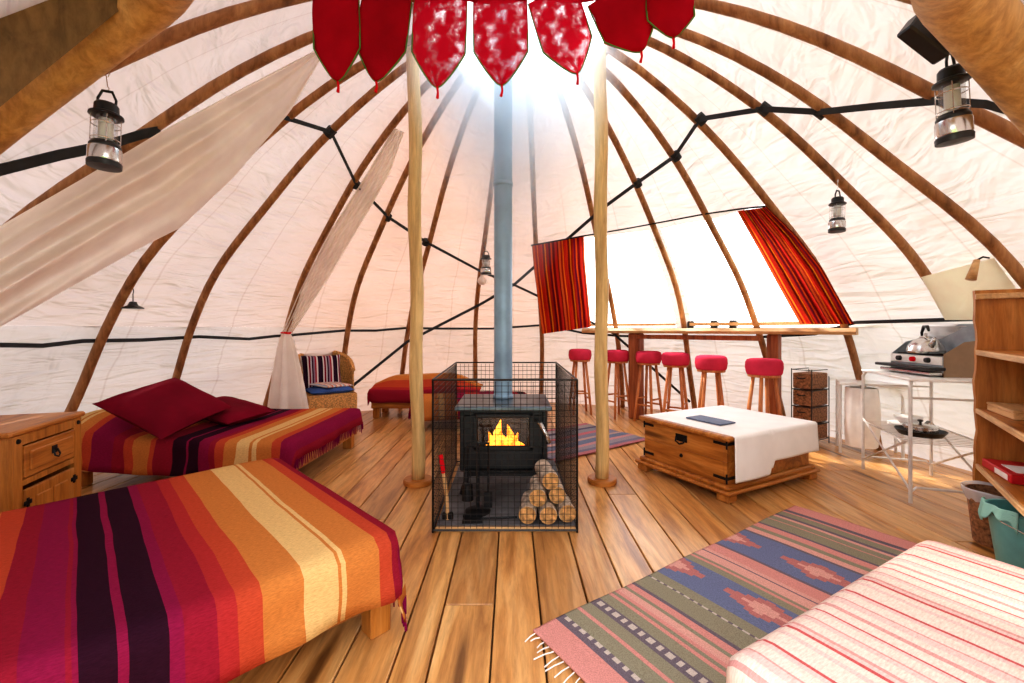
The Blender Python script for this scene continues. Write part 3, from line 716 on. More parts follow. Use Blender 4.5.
# ------------------------------------------------------------------ beds
def throw(loc, rz, L, Wd, top, d_foot, d_side, name, label, mat, foot_x, group, pill=None, fringe=True, sidef=None, hh=0.06):
    """cloth over a bed: local x runs from the foot (-L/2) to the head, y across"""
    m = MB(); st_ = 0.045
    x0, x1 = -L/2-d_foot, L/2+0.02; y0, y1 = -Wd/2-(d_side[0]), Wd/2+d_side[1]
    nx, ny = int((x1-x0)/st_), int((y1-y0)/st_)
    rr = 0.04
    def fold(e):         # distance past the edge -> (outward, down)
        if e <= 0: return 0.0, 0.0
        q = rr*PI/2
        if e < q: a = e/rr; return rr*math.sin(a), rr*(1-math.cos(a))
        return rr+(e-q)*0.07, rr+(e-q)
    def fn(u, v):
        x = x0+(x1-x0)*u; y = y0+(y1-y0)*v
        cx_ = max(-L/2+rr, min(L/2, x)); cy_ = max(-Wd/2+rr, min(Wd/2-rr, y))
        ex, ey = abs(x-cx_), abs(y-cy_); e = math.hypot(ex, ey)*(1.0 if min(ex, ey) < 1e-4 else 0.93)
        o, dn = fold(e); ux, uy = (0, 0) if e < 1e-6 else ((x-cx_)/math.hypot(ex, ey), (y-cy_)/math.hypot(ex, ey))
        wv = 0.012*math.sin(x*13+y*9)*min(1, dn*6) + 0.010*math.sin(y*23-x*21)*min(1, dn*5)
        z = top-dn + (0.010*noise.noise(Vector((x*2.2, y*2.2, rz))) + 0.006*math.sin(x*5+y*2)) * (1 if dn < .02 else .3)
        if pill: z += pill(cx_, cy_)*(1 if dn < 0.01 else max(0, 1-dn*2))
        z = max(z, 0.03)
        return Vector((cx_+ux*(o+wv), cy_+uy*(o+wv), z)), (x+L/2-foot_x, y)
    m.grid(fn, nx, ny)
    o = m.build(name, mat, smooth=True, solid=0.006); o.location = loc; o.rotation_euler = (0, 0, rz); tag(o, label, 'bedspread', group)
    if fringe:
        fm = MB()
        for i in range(0, 2*ny+1):
            v = i/(2*ny); p, _ = fn(0, v)
            a = p+Vector((-.006*random.random(), random.uniform(-.004, .004), -.05-random.random()*.02)); a.z = max(a.z, 0.012)
            fm.tube([p, a], [.0045, .0025], 5)
        f_ = fm.build('fringe', 'pile', o); tag(f_, 'purple fringe', kind='stuff')
    return o
def bed(loc, rz, L, Wd, top, legx, label, group, frame='pine'):
    t = thing('bed', label, 'bed', loc, rz, group)
    m = MB(); m.box((0, 0, top-.075), (L-.04, Wd-.05, .13), bev=.04); m.build('mattress', 'white', t, smooth=False)
    m = MB(); z = top-.19
    for s in (-1, 1):
        m.box((0, s*(Wd/2-.045), z), (L-.08, .03, .08), bev=.004); m.box((s*(L/2-.055), 0, z), (.03, Wd-.125, .08), bev=.004)
    for k in range(9): m.box((-L/2+.15+k*(L-.3)/8, 0, z+.03), (.07, Wd-.13, .016))
    m.build('frame', frame, t)
    for sx in (-1, 1):
        for sy in (-1, 1):
            m = MB(); m.box((sx*(L/2-legx), sy*(Wd/2-.10), (top-.20)/2), (.08, .08, top-.20), bev=.006); m.build('leg', 'pine_z', t)
    return t
fa = FP(275, 457, .37); na = FP(404, 533, .37); ang = math.atan2(-.71, -.70)
ld = Vector((math.cos(ang), math.sin(ang), 0)); wd_ = Vector((-ld.y, ld.x, 0))
WA, LA = 1.33, 1.95
ca = na - wd_*(WA/2) + ld*(LA/2); ca.z = 0
bed(ca, ang, LA, WA, .365, .055, 'low wooden bed in the left foreground with block legs', 'low wooden beds')
throw(ca, ang, LA, WA, .372, .26, (.20, .19), 'bedspread', 'large crimson, plum and amber striped bedspread on the foreground bed', 'throw', .02, 'striped bedspreads')
# bed B
TB = .35; fb = FP(296, 440, TB); LB_, WB = 1.66, 1.20
angb = PI-0.035; cb = Vector((fb.x-LB_/2+.02, fb.y+WB/2, 0))
bed(cb, angb, LB_, WB, TB-.007, .09, 'low wooden bed against the left wall, behind the foreground bed', 'low wooden beds')
def pillB(x, y):   # pillow under the cover at the head end
    return 0.15*math.exp(-((x-(LB_/2-.12))/.30)**4)*math.exp(-((y)/.58)**6)
throw(cb, angb, LB_, WB, TB, .12, (.12, .22), 'bedspread', 'striped bedspread in crimson and amber on the bed with the dark pillow', 'throwB', 0.0, 'striped bedspreads', pill=pillB)
def cushion(name, loc, rot, wx, wy, th, mat, label, cat, group=None, uvs=1.0):
    m = MB(); n = 20
    def mk(sg):
        def fn(u, v):
            a, b = u*2-1, v*2-1
            pin = 1-0.06*(1-abs(a)**2)*abs(b)**4 - 0.0
            pin2 = 1-0.06*(1-abs(b)**2)*abs(a)**4
            h = th/2*(max(0, (1-a**4))*max(0, (1-b**4)))**0.45
            return Vector((a*wx/2*pin2, b*wy/2*pin, sg*h+0.004*sg*noise.noise(Vector((a*3, b*3, sg))))), (a*wx/2, b*wy/2)
        return fn
    m.grid(mk(1), n, n); m2 = MB(); m2.grid(mk(-1), n, n); o_ = len(m.v)
    m.v += m2.v; m.f += [tuple(i+o_ for i in f)[::-1] for f in m2.f]
    for k, u in m2.uv.items(): m.uv[k+o_] = u
    o = m.build(name, mat, smooth=True); o.location = loc; o.rotation_euler = rot.to_euler() if hasattr(rot, 'to_euler') else rot
    return tag(o, label, cat, group)
p1 = P(158, 408, 3.10)
cushion('pillow', (p1.x+.06, p1.y+.02, .545), Rz(math.radians(36)) @ Ry(math.radians(12)) @ Rx(math.radians(25)) @ Rz(math.radians(50)), .60, .54, .12, 'crimson', 'crimson fringed pillow leaning at the head of the far left bed', 'pillow')
cushion('pillow', (p1.x+.20, p1.y+.44, .435), Rx(math.radians(6)) @ Ry(math.radians(6)) @ Rz(math.radians(-20)), .60, .42, .11, 'crimson', 'crimson pillow lying flat behind the leaning pillow', 'pillow')
# bed C at the back
TC = .36
cc_ = Vector((-1.09, 5.53, 0)); LC, WC = 1.36, 0.56
bed(cc_, 0.0, LC, WC, TC-.007, .09, 'low bed at the back of the tent, behind the bed beside the stove', 'low wooden beds')
def pillC(x, y): return 0.15*math.exp(-((y-.10)/.22)**4)*math.exp(-((x+.02)/.60)**6)
throw(cc_, 0.0, LC, WC, TC, .12, (.14, .02), 'bedspread', 'amber, red and magenta striped bedspread on the rearmost bed', 'throwC', 0.0, 'striped bedspreads', pill=pillC, fringe=False)
aD = math.radians(12); LDd, WDd = 1.32, .48; nD = Vector((-1.08, 4.60, 0)); cD = nD + Rz(aD) @ Vector((LDd/2, WDd/2, 0))
bed(cD, aD, LDd, WDd, .33, .08, 'low bed between the left upright pole and the stove guard, at the back', 'low wooden beds')
throw(cD, aD, LDd, WDd, .337, .14, (.20, .02), 'bedspread', 'pink, plum and amber striped bedspread on the bed behind the stove guard', 'throwD', 0.0, 'striped bedspreads')

# striped day bed lower right
dn = FP(719, 661, .42); df = FP(922, 539, .42)
e1 = (df-dn); LD = e1.length; e1.normalize(); e2 = Vector((e1.y, -e1.x, 0)); WD_ = 0.98
cd = dn + e1*(LD/2) + e2*(WD_/2); cd.z = 0; ad = math.atan2(e1.y, e1.x)
t = thing('day_bed', 'wooden day bed at the lower right, beside the kilim', 'day bed', cd, ad)
m = MB(); m.box((0, 0, .12), (LD-.06, WD_-.06, .20), bev=.008); m.build('box_base', 'redpost', t)
m = MB(); m.box((0, 0, .31), (LD-.03, WD_-.03, .19), bev=.04); m.build('mattress', 'white', t)
m = MB(); rr = .04; dd = .12
def dfn(u, v):
    x = -LD/2-dd+(LD+2*dd)*u; y = -WD_/2-dd+(WD_+2*dd)*v
    cx_ = max(-LD/2+rr, min(LD/2-rr, x)); cy_ = max(-WD_/2+rr, min(WD_/2-rr, y)); ex, ey = x-cx_, y-cy_; e = math.hypot(ex, ey)
    z = .437+.004*noise.noise(Vector((x*3, y*3, 3)))
    if e < 1e-6: return Vector((x, y, z)), (x, y)
    q = rr*PI/2
    o, dn_ = (rr*math.sin(e/rr), rr*(1-math.cos(e/rr))) if e < q else (rr+(e-q)*.02, rr+(e-q))
    return Vector((cx_+ex/e*o, cy_+ey/e*o, z-dn_)), (x, y)
m.grid(dfn, 60, 60)
o = m.build('day_bed_cover', 'pinkstripe', smooth=True, solid=.005); o.location = cd; o.rotation_euler = (0, 0, ad); tag(o, 'pink, red and cream striped cover on the day bed', 'bedspread')

# ------------------------------------------------------------------ rugs
def rug(origin, d, p, L, Wd, bands, name, label, fringe, motif=None, n=(230, 130)):
    m = MB(); nu, nv = n
    def ev(s, v):
        if motif:
            q = motif(s, v)
            if q: return q
        for a, c in bands:
            if s < a: return c
        return bands[-1][1]
    m.grid(lambda u, v: (origin + d*(u*L) + p*(v*Wd) + Vector((0, 0, .012+.003*math.sin(u*17+v*3)+.002*math.sin(v*11))), (u*L, v*Wd)), nu, nv)
    o = m.build(name, 'rug', smooth=True, solid=.008)
    at = o.data.color_attributes.new('Col', 'FLOAT_COLOR', 'CORNER'); k = 0
    for f in o.data.polygons:
        i, j = divmod(f.index, nv); col = c4(ev((i+.5)/nu*L, (j+.5)/nv*Wd))
        for li in f.loop_indices: at.data[li].color = col
    tag(o, label, 'rug')
    if fringe:
        fm = MB()
        for k in range(44):
            v = (k+.5)/44; a = origin+p*(v*Wd)+Vector((0, 0, .010)); b = a-d*random.uniform(.03, .075)+p*random.uniform(-.015, .015)+Vector((0, 0, -.004))
            fm.tube([a, a.lerp(b, .5)+Vector((0, 0, .003)), b], .0022, 5)
        tag(fm.build('fringe', 'paper', o), 'white knotted fringe', kind='stuff')
    return o
pk_, ol, bl, dk, lp, tn = (222, 154, 146), (154, 148, 126), (120, 128, 160), (122, 110, 120), (228, 172, 160), (150, 136, 112)
r0 = FP(533, 634); r1 = FP(795, 507.5); dR = (r1-r0); LR = dR.length; dR.normalize(); pR = Vector((dR.y, -dR.x, 0))
bands = [(.10, pk_), (.125, dk), (.14, ol), (.20, ol), (.215, pk_), (.27, ol), (.285, dk), (.31, lp), (.315, dk), (.37, ol), (.385, pk_), (.40, ol), (.42, pk_), (.45, lp), (.47, ol), (.50, pk_), (.52, dk), (.60, ol), (.615, dk),
         (.66, ol), (.70, bl), (.86, bl), (.90, ol), (.915, pk_), (.93, ol), (.99, lp), (1.0, dk), (1.02, lp), (1.10, pk_), (1.12, dk), (1.36, bl), (1.38, dk), (1.42, lp), (1.45, ol), (1.50, pk_), (1.52, dk), (1.60, ol), (1.615, pk_), (1.66, ol), (1.69, lp), (1.71, dk), (1.77, ol), (1.79, pk_), (1.82, dk), (3, pk_)]
sc_ = LR/1.93; bands = [(a*sc_, c) for a, c in bands]
def motif(s, v):
    s /= sc_
    for c0 in (.78, 1.24):
        h = .15
        if abs(s-c0) < h:
            q = ((v*1.0) % .40)/.40; tri = abs(q*2-1); stp = round(tri*6)/6*h
            if abs(s-c0) < stp*.55-.012: return lp if abs(s-c0) < stp*.55-.045 else (196, 128, 124)
    if .125 < s < .14 or .285 < s < .31 or .60 < s < .615: return (210, 196, 186) if int(v/.02) % 2 else dk
    return None
rug(r0, dR, pR, LR, 1.15, bands, 'kilim_rug', 'pink, olive and blue striped kilim with white fringe in the foreground', True, motif)
q0 = FP(577, 458); q1 = FP(641, 442.5); dQ = (q1-q0).normalized(); pQ = Vector((-dQ.y, dQ.x, 0))
b2 = [(.06, (186, 120, 124)), (.12, (120, 116, 132)), (.2, (150, 140, 146)), (.24, (196, 140, 138)), (.34, (112, 120, 140)), (.4, (184, 150, 140)), (.5, (130, 124, 138)), (.56, (190, 110, 116)), (.66, (140, 136, 140)), (.72, (90, 84, 104)), (.82, (160, 148, 146)), (9, (190, 116, 120))]
rug(q0-dQ*.25, pQ, dQ, .88, 1.25, b2, 'small_rug', 'grey, blue and pink striped rug in front of the bar stools', False, None, (90, 60))

# ------------------------------------------------------------------ blanket chest
k0 = FP(729, 506); vs_ = Vector((.885, .466, 0)).normalized(); vf = Vector((-vs_.y, vs_.x, 0))
ach = math.atan2(vs_.y, vs_.x)      # local x = long side (right), local y = toward the left end
LXc, LYc = 1.04, .82
org = k0 + vs_*(LXc/2) + vf*(LYc/2)
t = thing('blanket_chest', 'waxed pine blanket chest with black iron corners, used as a low table', 'chest', org, ach)
m = MB(); m.box((0, 0, .062), (LXc, LYc, .024), bev=.008); m.box((0, 0, .088), (LXc-.05, LYc-.05, .028), bev=.008); m.build('plinth', 'pine', t)
bx_, by_ = LXc-.11, LYc-.11
m = MB()
for k in range(2):
    z = .102+.1425*(k+.5)
    for s in (-1, 1):
        m.box((0, s*(by_/2-.011), z), (bx_, .022, .1415), bev=.002); m.box((s*(bx_/2-.011), 0, z), (.022, by_-.045, .1415), bev=.002)
m.build('body', 'pine_y', t)
m = MB(); m.box((0, 0, .402), (LXc-.04, LYc-.04, .032), bev=.010); m.build('lid', 'pine', t)
for sx in (-1, 1):
    for sy in (-1, 1):
        m = MB(); m.box((sx*(LXc/2-.06), sy*(LYc/2-.06), .025), (.09, .09, .05), bev=.008); m.build('foot', 'pine', t)
for sy in (-1, 1):
    for z in (.14, .36):
        m = MB(); m.box((-bx_/2-.002, sy*(by_/2-.045), z), (.006, .10, .018)); m.box((-bx_/2+.045, sy*(by_/2+.002), z), (.10, .006, .018))
        m.tube([(-bx_/2-.002, sy*(by_/2+.001), z-.03), (-bx_/2-.002, sy*(by_/2+.001), z+.03)], .006, 8); m.build('corner_strap', 'iron', t)
m = MB(); m.box((-bx_/2-.003, 0, .325), (.006, .10, .05), bev=.002); m.tube([(-bx_/2-.008, -.04, .33), (-bx_/2-.022, -.035, .30), (-bx_/2-.024, 0, .285), (-bx_/2-.022, .035, .30), (-bx_/2-.008, .04, .33)], .006, 8); m.build('drop_handle', 'iron', t)
m = MB(); m.lathe([(0, 0), (.014, 0), (.010, .008), (0, .01)], c=(-bx_/2-.002, 0, .20), R=Ry(-PI/2), n=12); m.build('keyhole_plate', 'iron', t)
# runner cloth over the lid: full top from the left quarter, falling over the right end... near long side
m = MB(); zt_ = .420
def runner(u, v):
    # y across (from near end -.. ) ; cloth lies on top and drops over the -y edge
    a = -.40+.87*u                              # along x
    ymin = -LYc/2+.015
    s = v*1.12                                  # distance from far edge going to the front
    y = LYc/2-.06-s
    drop = 0
    if y < ymin: drop = ymin-y; y = ymin-.006-.015*math.sin(u*9)*min(1, drop*4)-.004
    ln = .29 + (.06 if u < .42 else -.04) + (.05*(.42-u) if u < .42 else .05*(u-.42))
    drop = min(drop, ln) if drop > 0 else 0
    z = zt_-drop + .0015*math.sin(u*20)
    return Vector((a - (.02*drop if u < .4 else 0), y, z)), (a, s)
def runner2(u, v):
    a = -.455+.935*u; top_w = LYc-.04
    ln = .30 if u < .40 else .215
    if abs(u-.40) < .02: ln = .26
    tot = top_w*.98+ln; s = v*tot
    y = LYc/2-.035-s; ymin = -LYc/2+.012
    drop = max(0, ymin-y); 
    if drop > 0: y = ymin-.006-.02*drop-.008*abs(math.sin(u*7.5))*min(1, drop*5)
    return Vector((a, y, zt_-drop)), (a, s)
m.grid(runner2, 50, 60); 
o = m.build('chest_cloth', 'white', smooth=True, solid=.003); o.location = org; o.rotation_euler = (0, 0, ach); tag(o, 'white cotton cloth spread over the pine chest and hanging down its side', 'cloth')
fp = FP(710, 420, .43)
t = thing('folder', 'slate blue folder lying on the white cloth of the chest', 'folder', (fp.x, fp.y, .4235), ach+.02)
m = MB(); m.box((0, 0, .006), (.17, .29, .010), bev=.002); m.build('cover', 'book', t)
m = MB(); m.box((.004, 0, .0055), (.168, .282, .006)); m.build('pages', 'paper', t)

# ------------------------------------------------------------------ counter, stools, drawer tower
cA = Vector((.92, 5.68, 0)); cB = Vector((2.90, 3.62, 0)); dc = (cB-cA).normalized(); nc = Vector((-dc.y, dc.x, 0))
if nc.dot(Vector((CX, CY, 0))-cA) > 0: nc = -nc          # pointing out to the wall
ac = math.atan2(dc.y, dc.x); Lc = (cB-cA).length
t = thing('bar_counter', 'long live edge wooden bar counter under the window on thick posts', 'counter', cA, ac)
sg = 1 if Rz(ac) @ Vector((0, 1, 0)) @ nc > 0 else -1
m = MB(); n = 60
CT = 1.108
def edge(u): return .012*math.sin(u*17)+.008*math.sin(u*41+1)
vs = []; 
for i in range(n+1):
    u = i/n; x = u*Lc; dpt = .10+.26*math.sin(PI*u)**.6
    for (y, z) in ((edge(u), CT-.058), (edge(u)-.008, CT-.03), (edge(u)+.012, CT), (dpt, CT), (dpt, CT-.058)): vs.append((x, sg*y, z))
fs = [(i*5+k, i*5+(k+1) % 5, (i+1)*5+(k+1) % 5, (i+1)*5+k) for i in range(n) for k in range(5)] + [(0, 1, 2, 3, 4), tuple(n*5+k for k in range(5))]
m.add(vs, fs); m.build('counter_top', 'pinetop', t)
for xx, wq in ((.70, .15), (2.20, .10)):
    m = MB(); m.box((xx, sg*.17, (CT-.058)/2), (wq, .13, CT-.060), bev=.012); m.build('post', 'redpost', t)
m = MB(); m.box((1.43, sg*.08, CT-.10), (1.34, .03, .05), bev=.004); m.build('rail', 'redpost', t)
for px, Y, c, lb in ((690.5, 5.15, 'mug', 'dark mug leftmost of the three on the counter'), (714, 4.92, 'mug', 'dark mug in the middle of the three on the counter'), (733, 4.78, 'mug', 'dark mug rightmost of the three on the counter')):
    X = (px-512)/F*Y
    mg = thing('mug', lb, 'mug', (X, Y, CT+.001), 0, 'dark mugs on the counter')
    m = MB(); m.lathe([(0, 0), (.036, 0), (.04, .01), (.04, .088), (.036, .09), (.034, .012), (0, .01)], n=20); m.build('cup', c, mg, smooth=True, auto=True)
    m = MB(); m.tube([(.038, 0, .07), (.062, 0, .065), (.065, 0, .035), (.038, 0, .02)], .005, 6); m.build('ear', c, mg, smooth=True)
def stool():
    t = thing('bar_stool', '', 'stool')
    m = MB(); m.lathe([(0, .660), (.10, .660), (.150, .664), (.158, .68), (.166, .72), (.163, .765), (.150, .785), (.12, .794), (0, .796)], n=32)
    m.build('seat', 'redcloth', t, smooth=True)
    m = MB(); m.lathe([(.0, .640), (.14, .642), (.145, .65), (.145, .665), (.1, .669)], n=28); m.build('seat_board', 'oak', t, smooth=True)
    L4 = []
    for k in range(4):
        a = PI/4+k*PI/2; top = Vector((.095*math.cos(a), .095*math.sin(a), .645)); bt = Vector((.185*math.cos(a), .185*math.sin(a), 0)); L4.append((top, bt))
        m = MB(); m.tube([bt, bt.lerp(top, .5), top], [.014, .019, .017], 10); m.build('leg', 'oak', t, smooth=True)
    for k in range(4):
        f = .30 if k % 2 else .40
        a = L4[k][1].lerp(L4[k][0], f); b = L4[(k+1) % 4][1].lerp(L4[(k+1) % 4][0], f)
        m = MB(); m.tube([a, b], .010, 8); m.build('rung', 'oak', t, smooth=True)
    return t
s0 = stool(); ST = [(580, 5.62, 'red topped bar stool at the far left, left of the right upright pole'), (617, 5.38, 'red topped bar stool just right of the right upright pole'), (648.5, 5.12, 'red topped bar stool just right of the thick counter post'),
      (675.5, 4.80, 'red topped bar stool fourth from the left, half overlapping its left neighbour'), (711, 4.26, 'red topped bar stool second from the right, behind the chest'), (764, 3.80, 'red topped bar stool at the right end, largest in view')]
for i, (px, Y, lb) in enumerate(ST):
    o = s0 if i == 0 else copy_tree(s0); o.location = ((px-512)/F*Y, Y, 0); o.rotation_euler = (0, 0, .3*i+.1); o.scale = (.90, .90, 1.055); tag(o, lb, 'stool', 'red topped bar stools')
# drawer tower
dtc = Vector((2.885, 4.16, 0))
t = thing('drawer_tower', 'narrow wire framed tower of brown woven drawers right of the stools', 'drawer unit', dtc, math.radians(-62))
# local x is the drawer-front direction's side; front faces local -y
wx, wy, hh = .18, .30, .72
Rt = 0
m = MB()
for sx in (-1, 1):
    for sy in (-1, 1): m.tube([(sx*wx/2, sy*wy/2, 0), (sx*wx/2, sy*wy/2, hh)], .0045, 6)
for z in (.05, .20, .36, .52, hh-.01):
    for s in (-1, 1): m.tube([(-wx/2, s*wy/2, z), (wx/2, s*wy/2, z)], .004, 6); m.tube([(s*wx/2, -wy/2, z), (s*wx/2, wy/2, z)], .004, 6)
m.build('wire_frame', 'wire', t)
for k in range(4):
    z = .125+k*.16
    m = MB(); m.box((0, 0, z), (wx-.012, wy-.012, .145), bev=.008); o = m.build('drawer', 'brownwicker', t)
    m = MB(); m.tube([(-.035, -wy/2-.002, z+.03), (-.02, -wy/2-.02, z+.025), (.02, -wy/2-.02, z+.025), (.035, -wy/2-.002, z+.03)], .006, 6); m.build('drawer_pull', 'blackp', o)

# ------------------------------------------------------------------ bedside cabinet
nb = Vector((-2.54, 2.517, 0)); na_ = Vector((-2.37, 2.02, 0)); fx = (nb-na_); WN = fx.length; fx.normalize(); an = math.atan2(fx.y, fx.x)
mid = (nb+na_)/2; back = Vector((-fx.y, fx.x, 0))
t = thing('bedside_cabinet', 'waxed pine bedside cabinet with iron fittings between the two left beds', 'cabinet', mid, an)
# local: x along the front, front at y=0, body towards +y
H = .615; Dn = .42
m = MB(); m.box((0, Dn/2, H-.014), (WN+.05, Dn+.05, .028), bev=.008); m.build('top', 'pine', t)
m = MB()
for s in (-1, 1): m.box((s*(WN/2-.012), Dn/2, (H-.028+.04)/2), (.024, Dn, H-.068), bev=.002)
m.box((0, Dn-.01, H/2), (WN-.05, .018, H-.09)); m.box((0, Dn/2, .06), (WN-.05, Dn-.03, .02))
for s in (-1, 1): m.box((s*(WN/2-.035), -.006, (H-.028)/2+.02), (.065, .022, H-.07), bev=.003)
m.box((0, -.006, H-.055), (WN-.135, .018, .05), bev=.002); m.box((0, -.006, H-.265), (WN-.135, .018, .03), bev=.002); m.box((0, -.006, .075), (WN-.135, .018, .06), bev=.002)
m.build('carcass', 'pine_z', t)
m = MB(); m.box((0, -.012, H-.165), (WN-.145, .02, .155), bev=.004); m.box((0, -.025, H-.165), (WN-.20, .012, .10), bev=.006)
o = m.build('drawer', 'pine', t)
m = MB(); m.box((0, -.033, H-.15), (.04, .004, .04), bev=.001); m.tube([(-.016, -.036, H-.15), (-.02, -.046, H-.18), (0, -.05, H-.19), (.02, -.046, H-.18), (.016, -.036, H-.15)], .004, 8); m.build('drop_handle', 'iron', o)
m = MB(); m.box((0, -.012, .195), (WN-.145, .02, .235), bev=.004); m.box((-.065, -.024, .18), (.11, .01, .17), bev=.005); m.box((.065, -.024, .18), (.11, .01, .17), bev=.005)
o = m.build('door', 'pine_z', t)
for s in (-1, 1):
    m = MB(); m.box((s*(WN/2-.085), -.026, .25), (.05, .006, .022), bev=.002); m.box((s*(WN/2-.085), -.026, .25), (.016, .006, .045), bev=.002); m.build('hinge', 'iron', o)
for s in (-1, 1):
    m = MB(); m.lathe([(0, .01), (.010, .008), (.013, 0)], c=(s*(WN/2-.035), -.016, H-.055), R=Rx(PI/2), n=12); m.build('stud', 'iron', t)
for s in (-1, 1):
    for y in (.03, Dn-.03):
        m = MB(); m.box((s*(WN/2-.035), y, .02), (.06, .05, .04), bev=.005); m.build('foot', 'pine', t)

# ------------------------------------------------------------------ cane armchair
ctr = Vector((-2.08, 4.84, 0))
t = thing('cane_armchair', 'low woven cane armchair behind the far left bed', 'armchair', ctr, math.radians(38))
sw, sd_ = .50, .48
m = MB(); 
def apron(u, v):
    a = u*4; i = int(a) % 4; k = a-int(a) if a < 4 else 1
    cs = [(-sw/2, -sd_/2), (sw/2, -sd_/2), (sw/2, sd_/2), (-sw/2, sd_/2)]; p = cs[i]; q = cs[(i+1) % 4]
    return Vector((p[0]+(q[0]-p[0])*k, p[1]+(q[1]-p[1])*k, .16+.22*v+(.05*math.sin(k*PI) if v < .01 else 0))), (u, v)
m.grid(apron, 40, 8); m.box((0, 0, .375), (sw, sd_, .03), bev=.01); m.build('seat', 'wicker', t, solid=.012)
m = MB()
def backf(u, v):
    a = math.radians(-100+200*u); hgt = .40+ .22*max(0, math.cos(a*.9))**.8
    r = .29+.05*v*max(0, math.cos(a))
    return Vector((math.sin(a)*r*.98, .02+math.cos(a)*r, .38+(hgt-.16)*v)), (u, v)
m.grid(backf, 40, 12); m.build('backrest', 'wicker', t, smooth=True, solid=.016)
m = MB(); m.tube([backf(i/40, 1)[0] for i in range(41)], .024, 10); m.build('arm_rim', 'wicker', t, smooth=True)
for sx in (-1, 1):
    for sy in (-1, 1):
        m = MB(); m.tube([(sx*(sw/2-.02), sy*(sd_/2-.02), .38), (sx*(sw/2), sy*(sd_/2), 0)], [.018, .015], 8); m.build('leg', 'wicker', t)
Rc = Rz(math.radians(38))
cushion('striped_cushion', ctr+Rc@Vector((-.03, .13, .60)), (math.radians(72), 0, math.radians(38-4)), .44, .42, .13, 'cushstripe', 'dark red, white and purple striped cushion upright in the cane armchair', 'cushion')
cushion('seat_pad', ctr+Rc@Vector((0, -.05, .425)), (0, 0, math.radians(38)), .46, .42, .07, 'bluepad', 'blue seat pad on the cane armchair', 'cushion')
t = cushion('folded_cloth', ctr+Rc@Vector((.03, -.06, .475)), (.05, .05, math.radians(60)), .36, .30, .045, m_stripe('floral_cloth', [(0, (214, 190, 180)), (.2, (206, 110, 90)), (.35, (224, 208, 200)), (.55, (150, 168, 196)), (.7, (220, 150, 120)), (.85, (236, 222, 212)), (1, (236, 222, 212))], .11), 'pale floral folded cloth lying on the blue seat pad', 'cloth')

# ------------------------------------------------------------------ camp kitchen
A_ = Vector((2.52, 2.72, 0)); B_ = Vector((2.76, 3.38, 0)); g1 = (A_-B_).normalized(); g2 = Vector((-g1.y, g1.x, 0)); 
KT = .785; LK = (A_-B_).length; WK = .42
ak = math.atan2(g1.y, g1.x); 
t = thing('camp_kitchen_stand', 'folding metal camp kitchen stand with white top left of the shelf unit', 'table', B_, ak)
m = MB(); m.box((LK/2, WK/2, KT-.008), (LK+.02, WK+.02, .016), bev=.004); m.build('top', 'wpaint', t)
for x in (0, LK):
    m = MB(); m.tube([(x, 0, .0), (x, 0, KT-.05), (x+(.02 if x == 0 else -.02), .012, KT-.018)], .011, 8); m.build('leg', 'tubem', t)
    m = MB(); m.tube([(x, WK, .0), (x, WK, KT-.05), (x+(.02 if x == 0 else -.02), WK-.012, KT-.018)], .011, 8); m.build('leg', 'tubem', t)
    m = MB(); m.tube([(x, 0, .07), (x, .03, .10), (x, WK-.03, .10), (x, WK, .07)], .008, 8); m.build('cross_rail', 'tubem', t)
    m = MB(); m.tube([(x, 0, KT-.12), (x, WK, KT-.12)], .007, 8); m.build('upper_rail', 'tubem', t)
for y in (0, WK):
    m = MB(); m.tube([(0, y, .40), (LK/2, y, .24), (LK, y, .08)], .007, 8); m.tube([(LK, y, .40), (LK/2, y, .24), (0, y, .08)], .007, 8); m.build('brace', 'tubem', t)
m = MB()
for k in range(15): m.tube([(LK*k/14, 0, .38), (LK*k/14, WK, .38)], .003, 5)
m.tube([(0, 0, .38), (LK, 0, .38)], .006, 6); m.tube([(0, WK, .38), (LK, WK, .38)], .006, 6); m.build('wire_shelf', 'tubem', t)
def kp(x, y, z): v = Rz(ak)@Vector((x, y, 0)) + B_; return Vector((v.x, v.y, z))
# pans on the wire shelf
pn = thing('frying_pan', 'black frying pan lying on the wire shelf of the camp stand', 'pan', kp(.45, .16, .386), ak+2.6)
m = MB(); m.lathe([(0, 0), (.11, 0), (.135, .035), (.131, .036), (.107, .005), (0, .005)], n=30); m.build('bowl', 'blackp', pn, smooth=True, auto=True)
m = MB(); m.tube([(.13, 0, .03), (.22, 0, .045), (.32, 0, .045)], [.008, .010, .013], 8, flat=.6); m.build('handle', 'blackp', pn, smooth=True)
pt = thing('steel_pot', 'low steel saucepan with a lid standing in the frying pan', 'saucepan', kp(.45, .16, .392), ak+2)
m = MB(); m.lathe([(0, 0), (.08, 0), (.088, .01), (.088, .05), (.092, .052)], n=30); m.build('body', 'steel', pt, smooth=True, auto=True)
m = MB(); m.lathe([(.092, .052), (.085, .06), (.03, .068), (0, .069)], n=30); o = m.build('lid', 'steel', pt, smooth=True)
m = MB(); m.lathe([(0, .098), (.014, .095), (.016, .088), (.006, .08), (.008, .068)], n=14); m.build('knob', 'blackp', o, smooth=True)
for i, (x, y, z, lb) in enumerate(((.20, .2, .386, 'lower white plate on the wire shelf of the camp stand'), (.20, .2, .400, 'upper white plate on the wire shelf of the camp stand'))):
    m = MB(); m.lathe([(0, 0), (.07, 0), (.12, .014), (.118, .016), (.07, .004), (0, .004)], n=32); o = m.build('plate', 'wpaint', smooth=True); o.location = kp(x, y, z); tag(o, lb, 'plate', 'white plates on the camp stand')
m = MB(); m.lathe([(0, 0), (.05, 0), (.085, .05), (.082, .05), (.048, .005), (0, .005)], n=28); o = m.build('bowl', 'wpaint', smooth=True); o.location = kp(.20, .2, .416); tag(o, 'white bowl standing on the white plates', 'bowl')
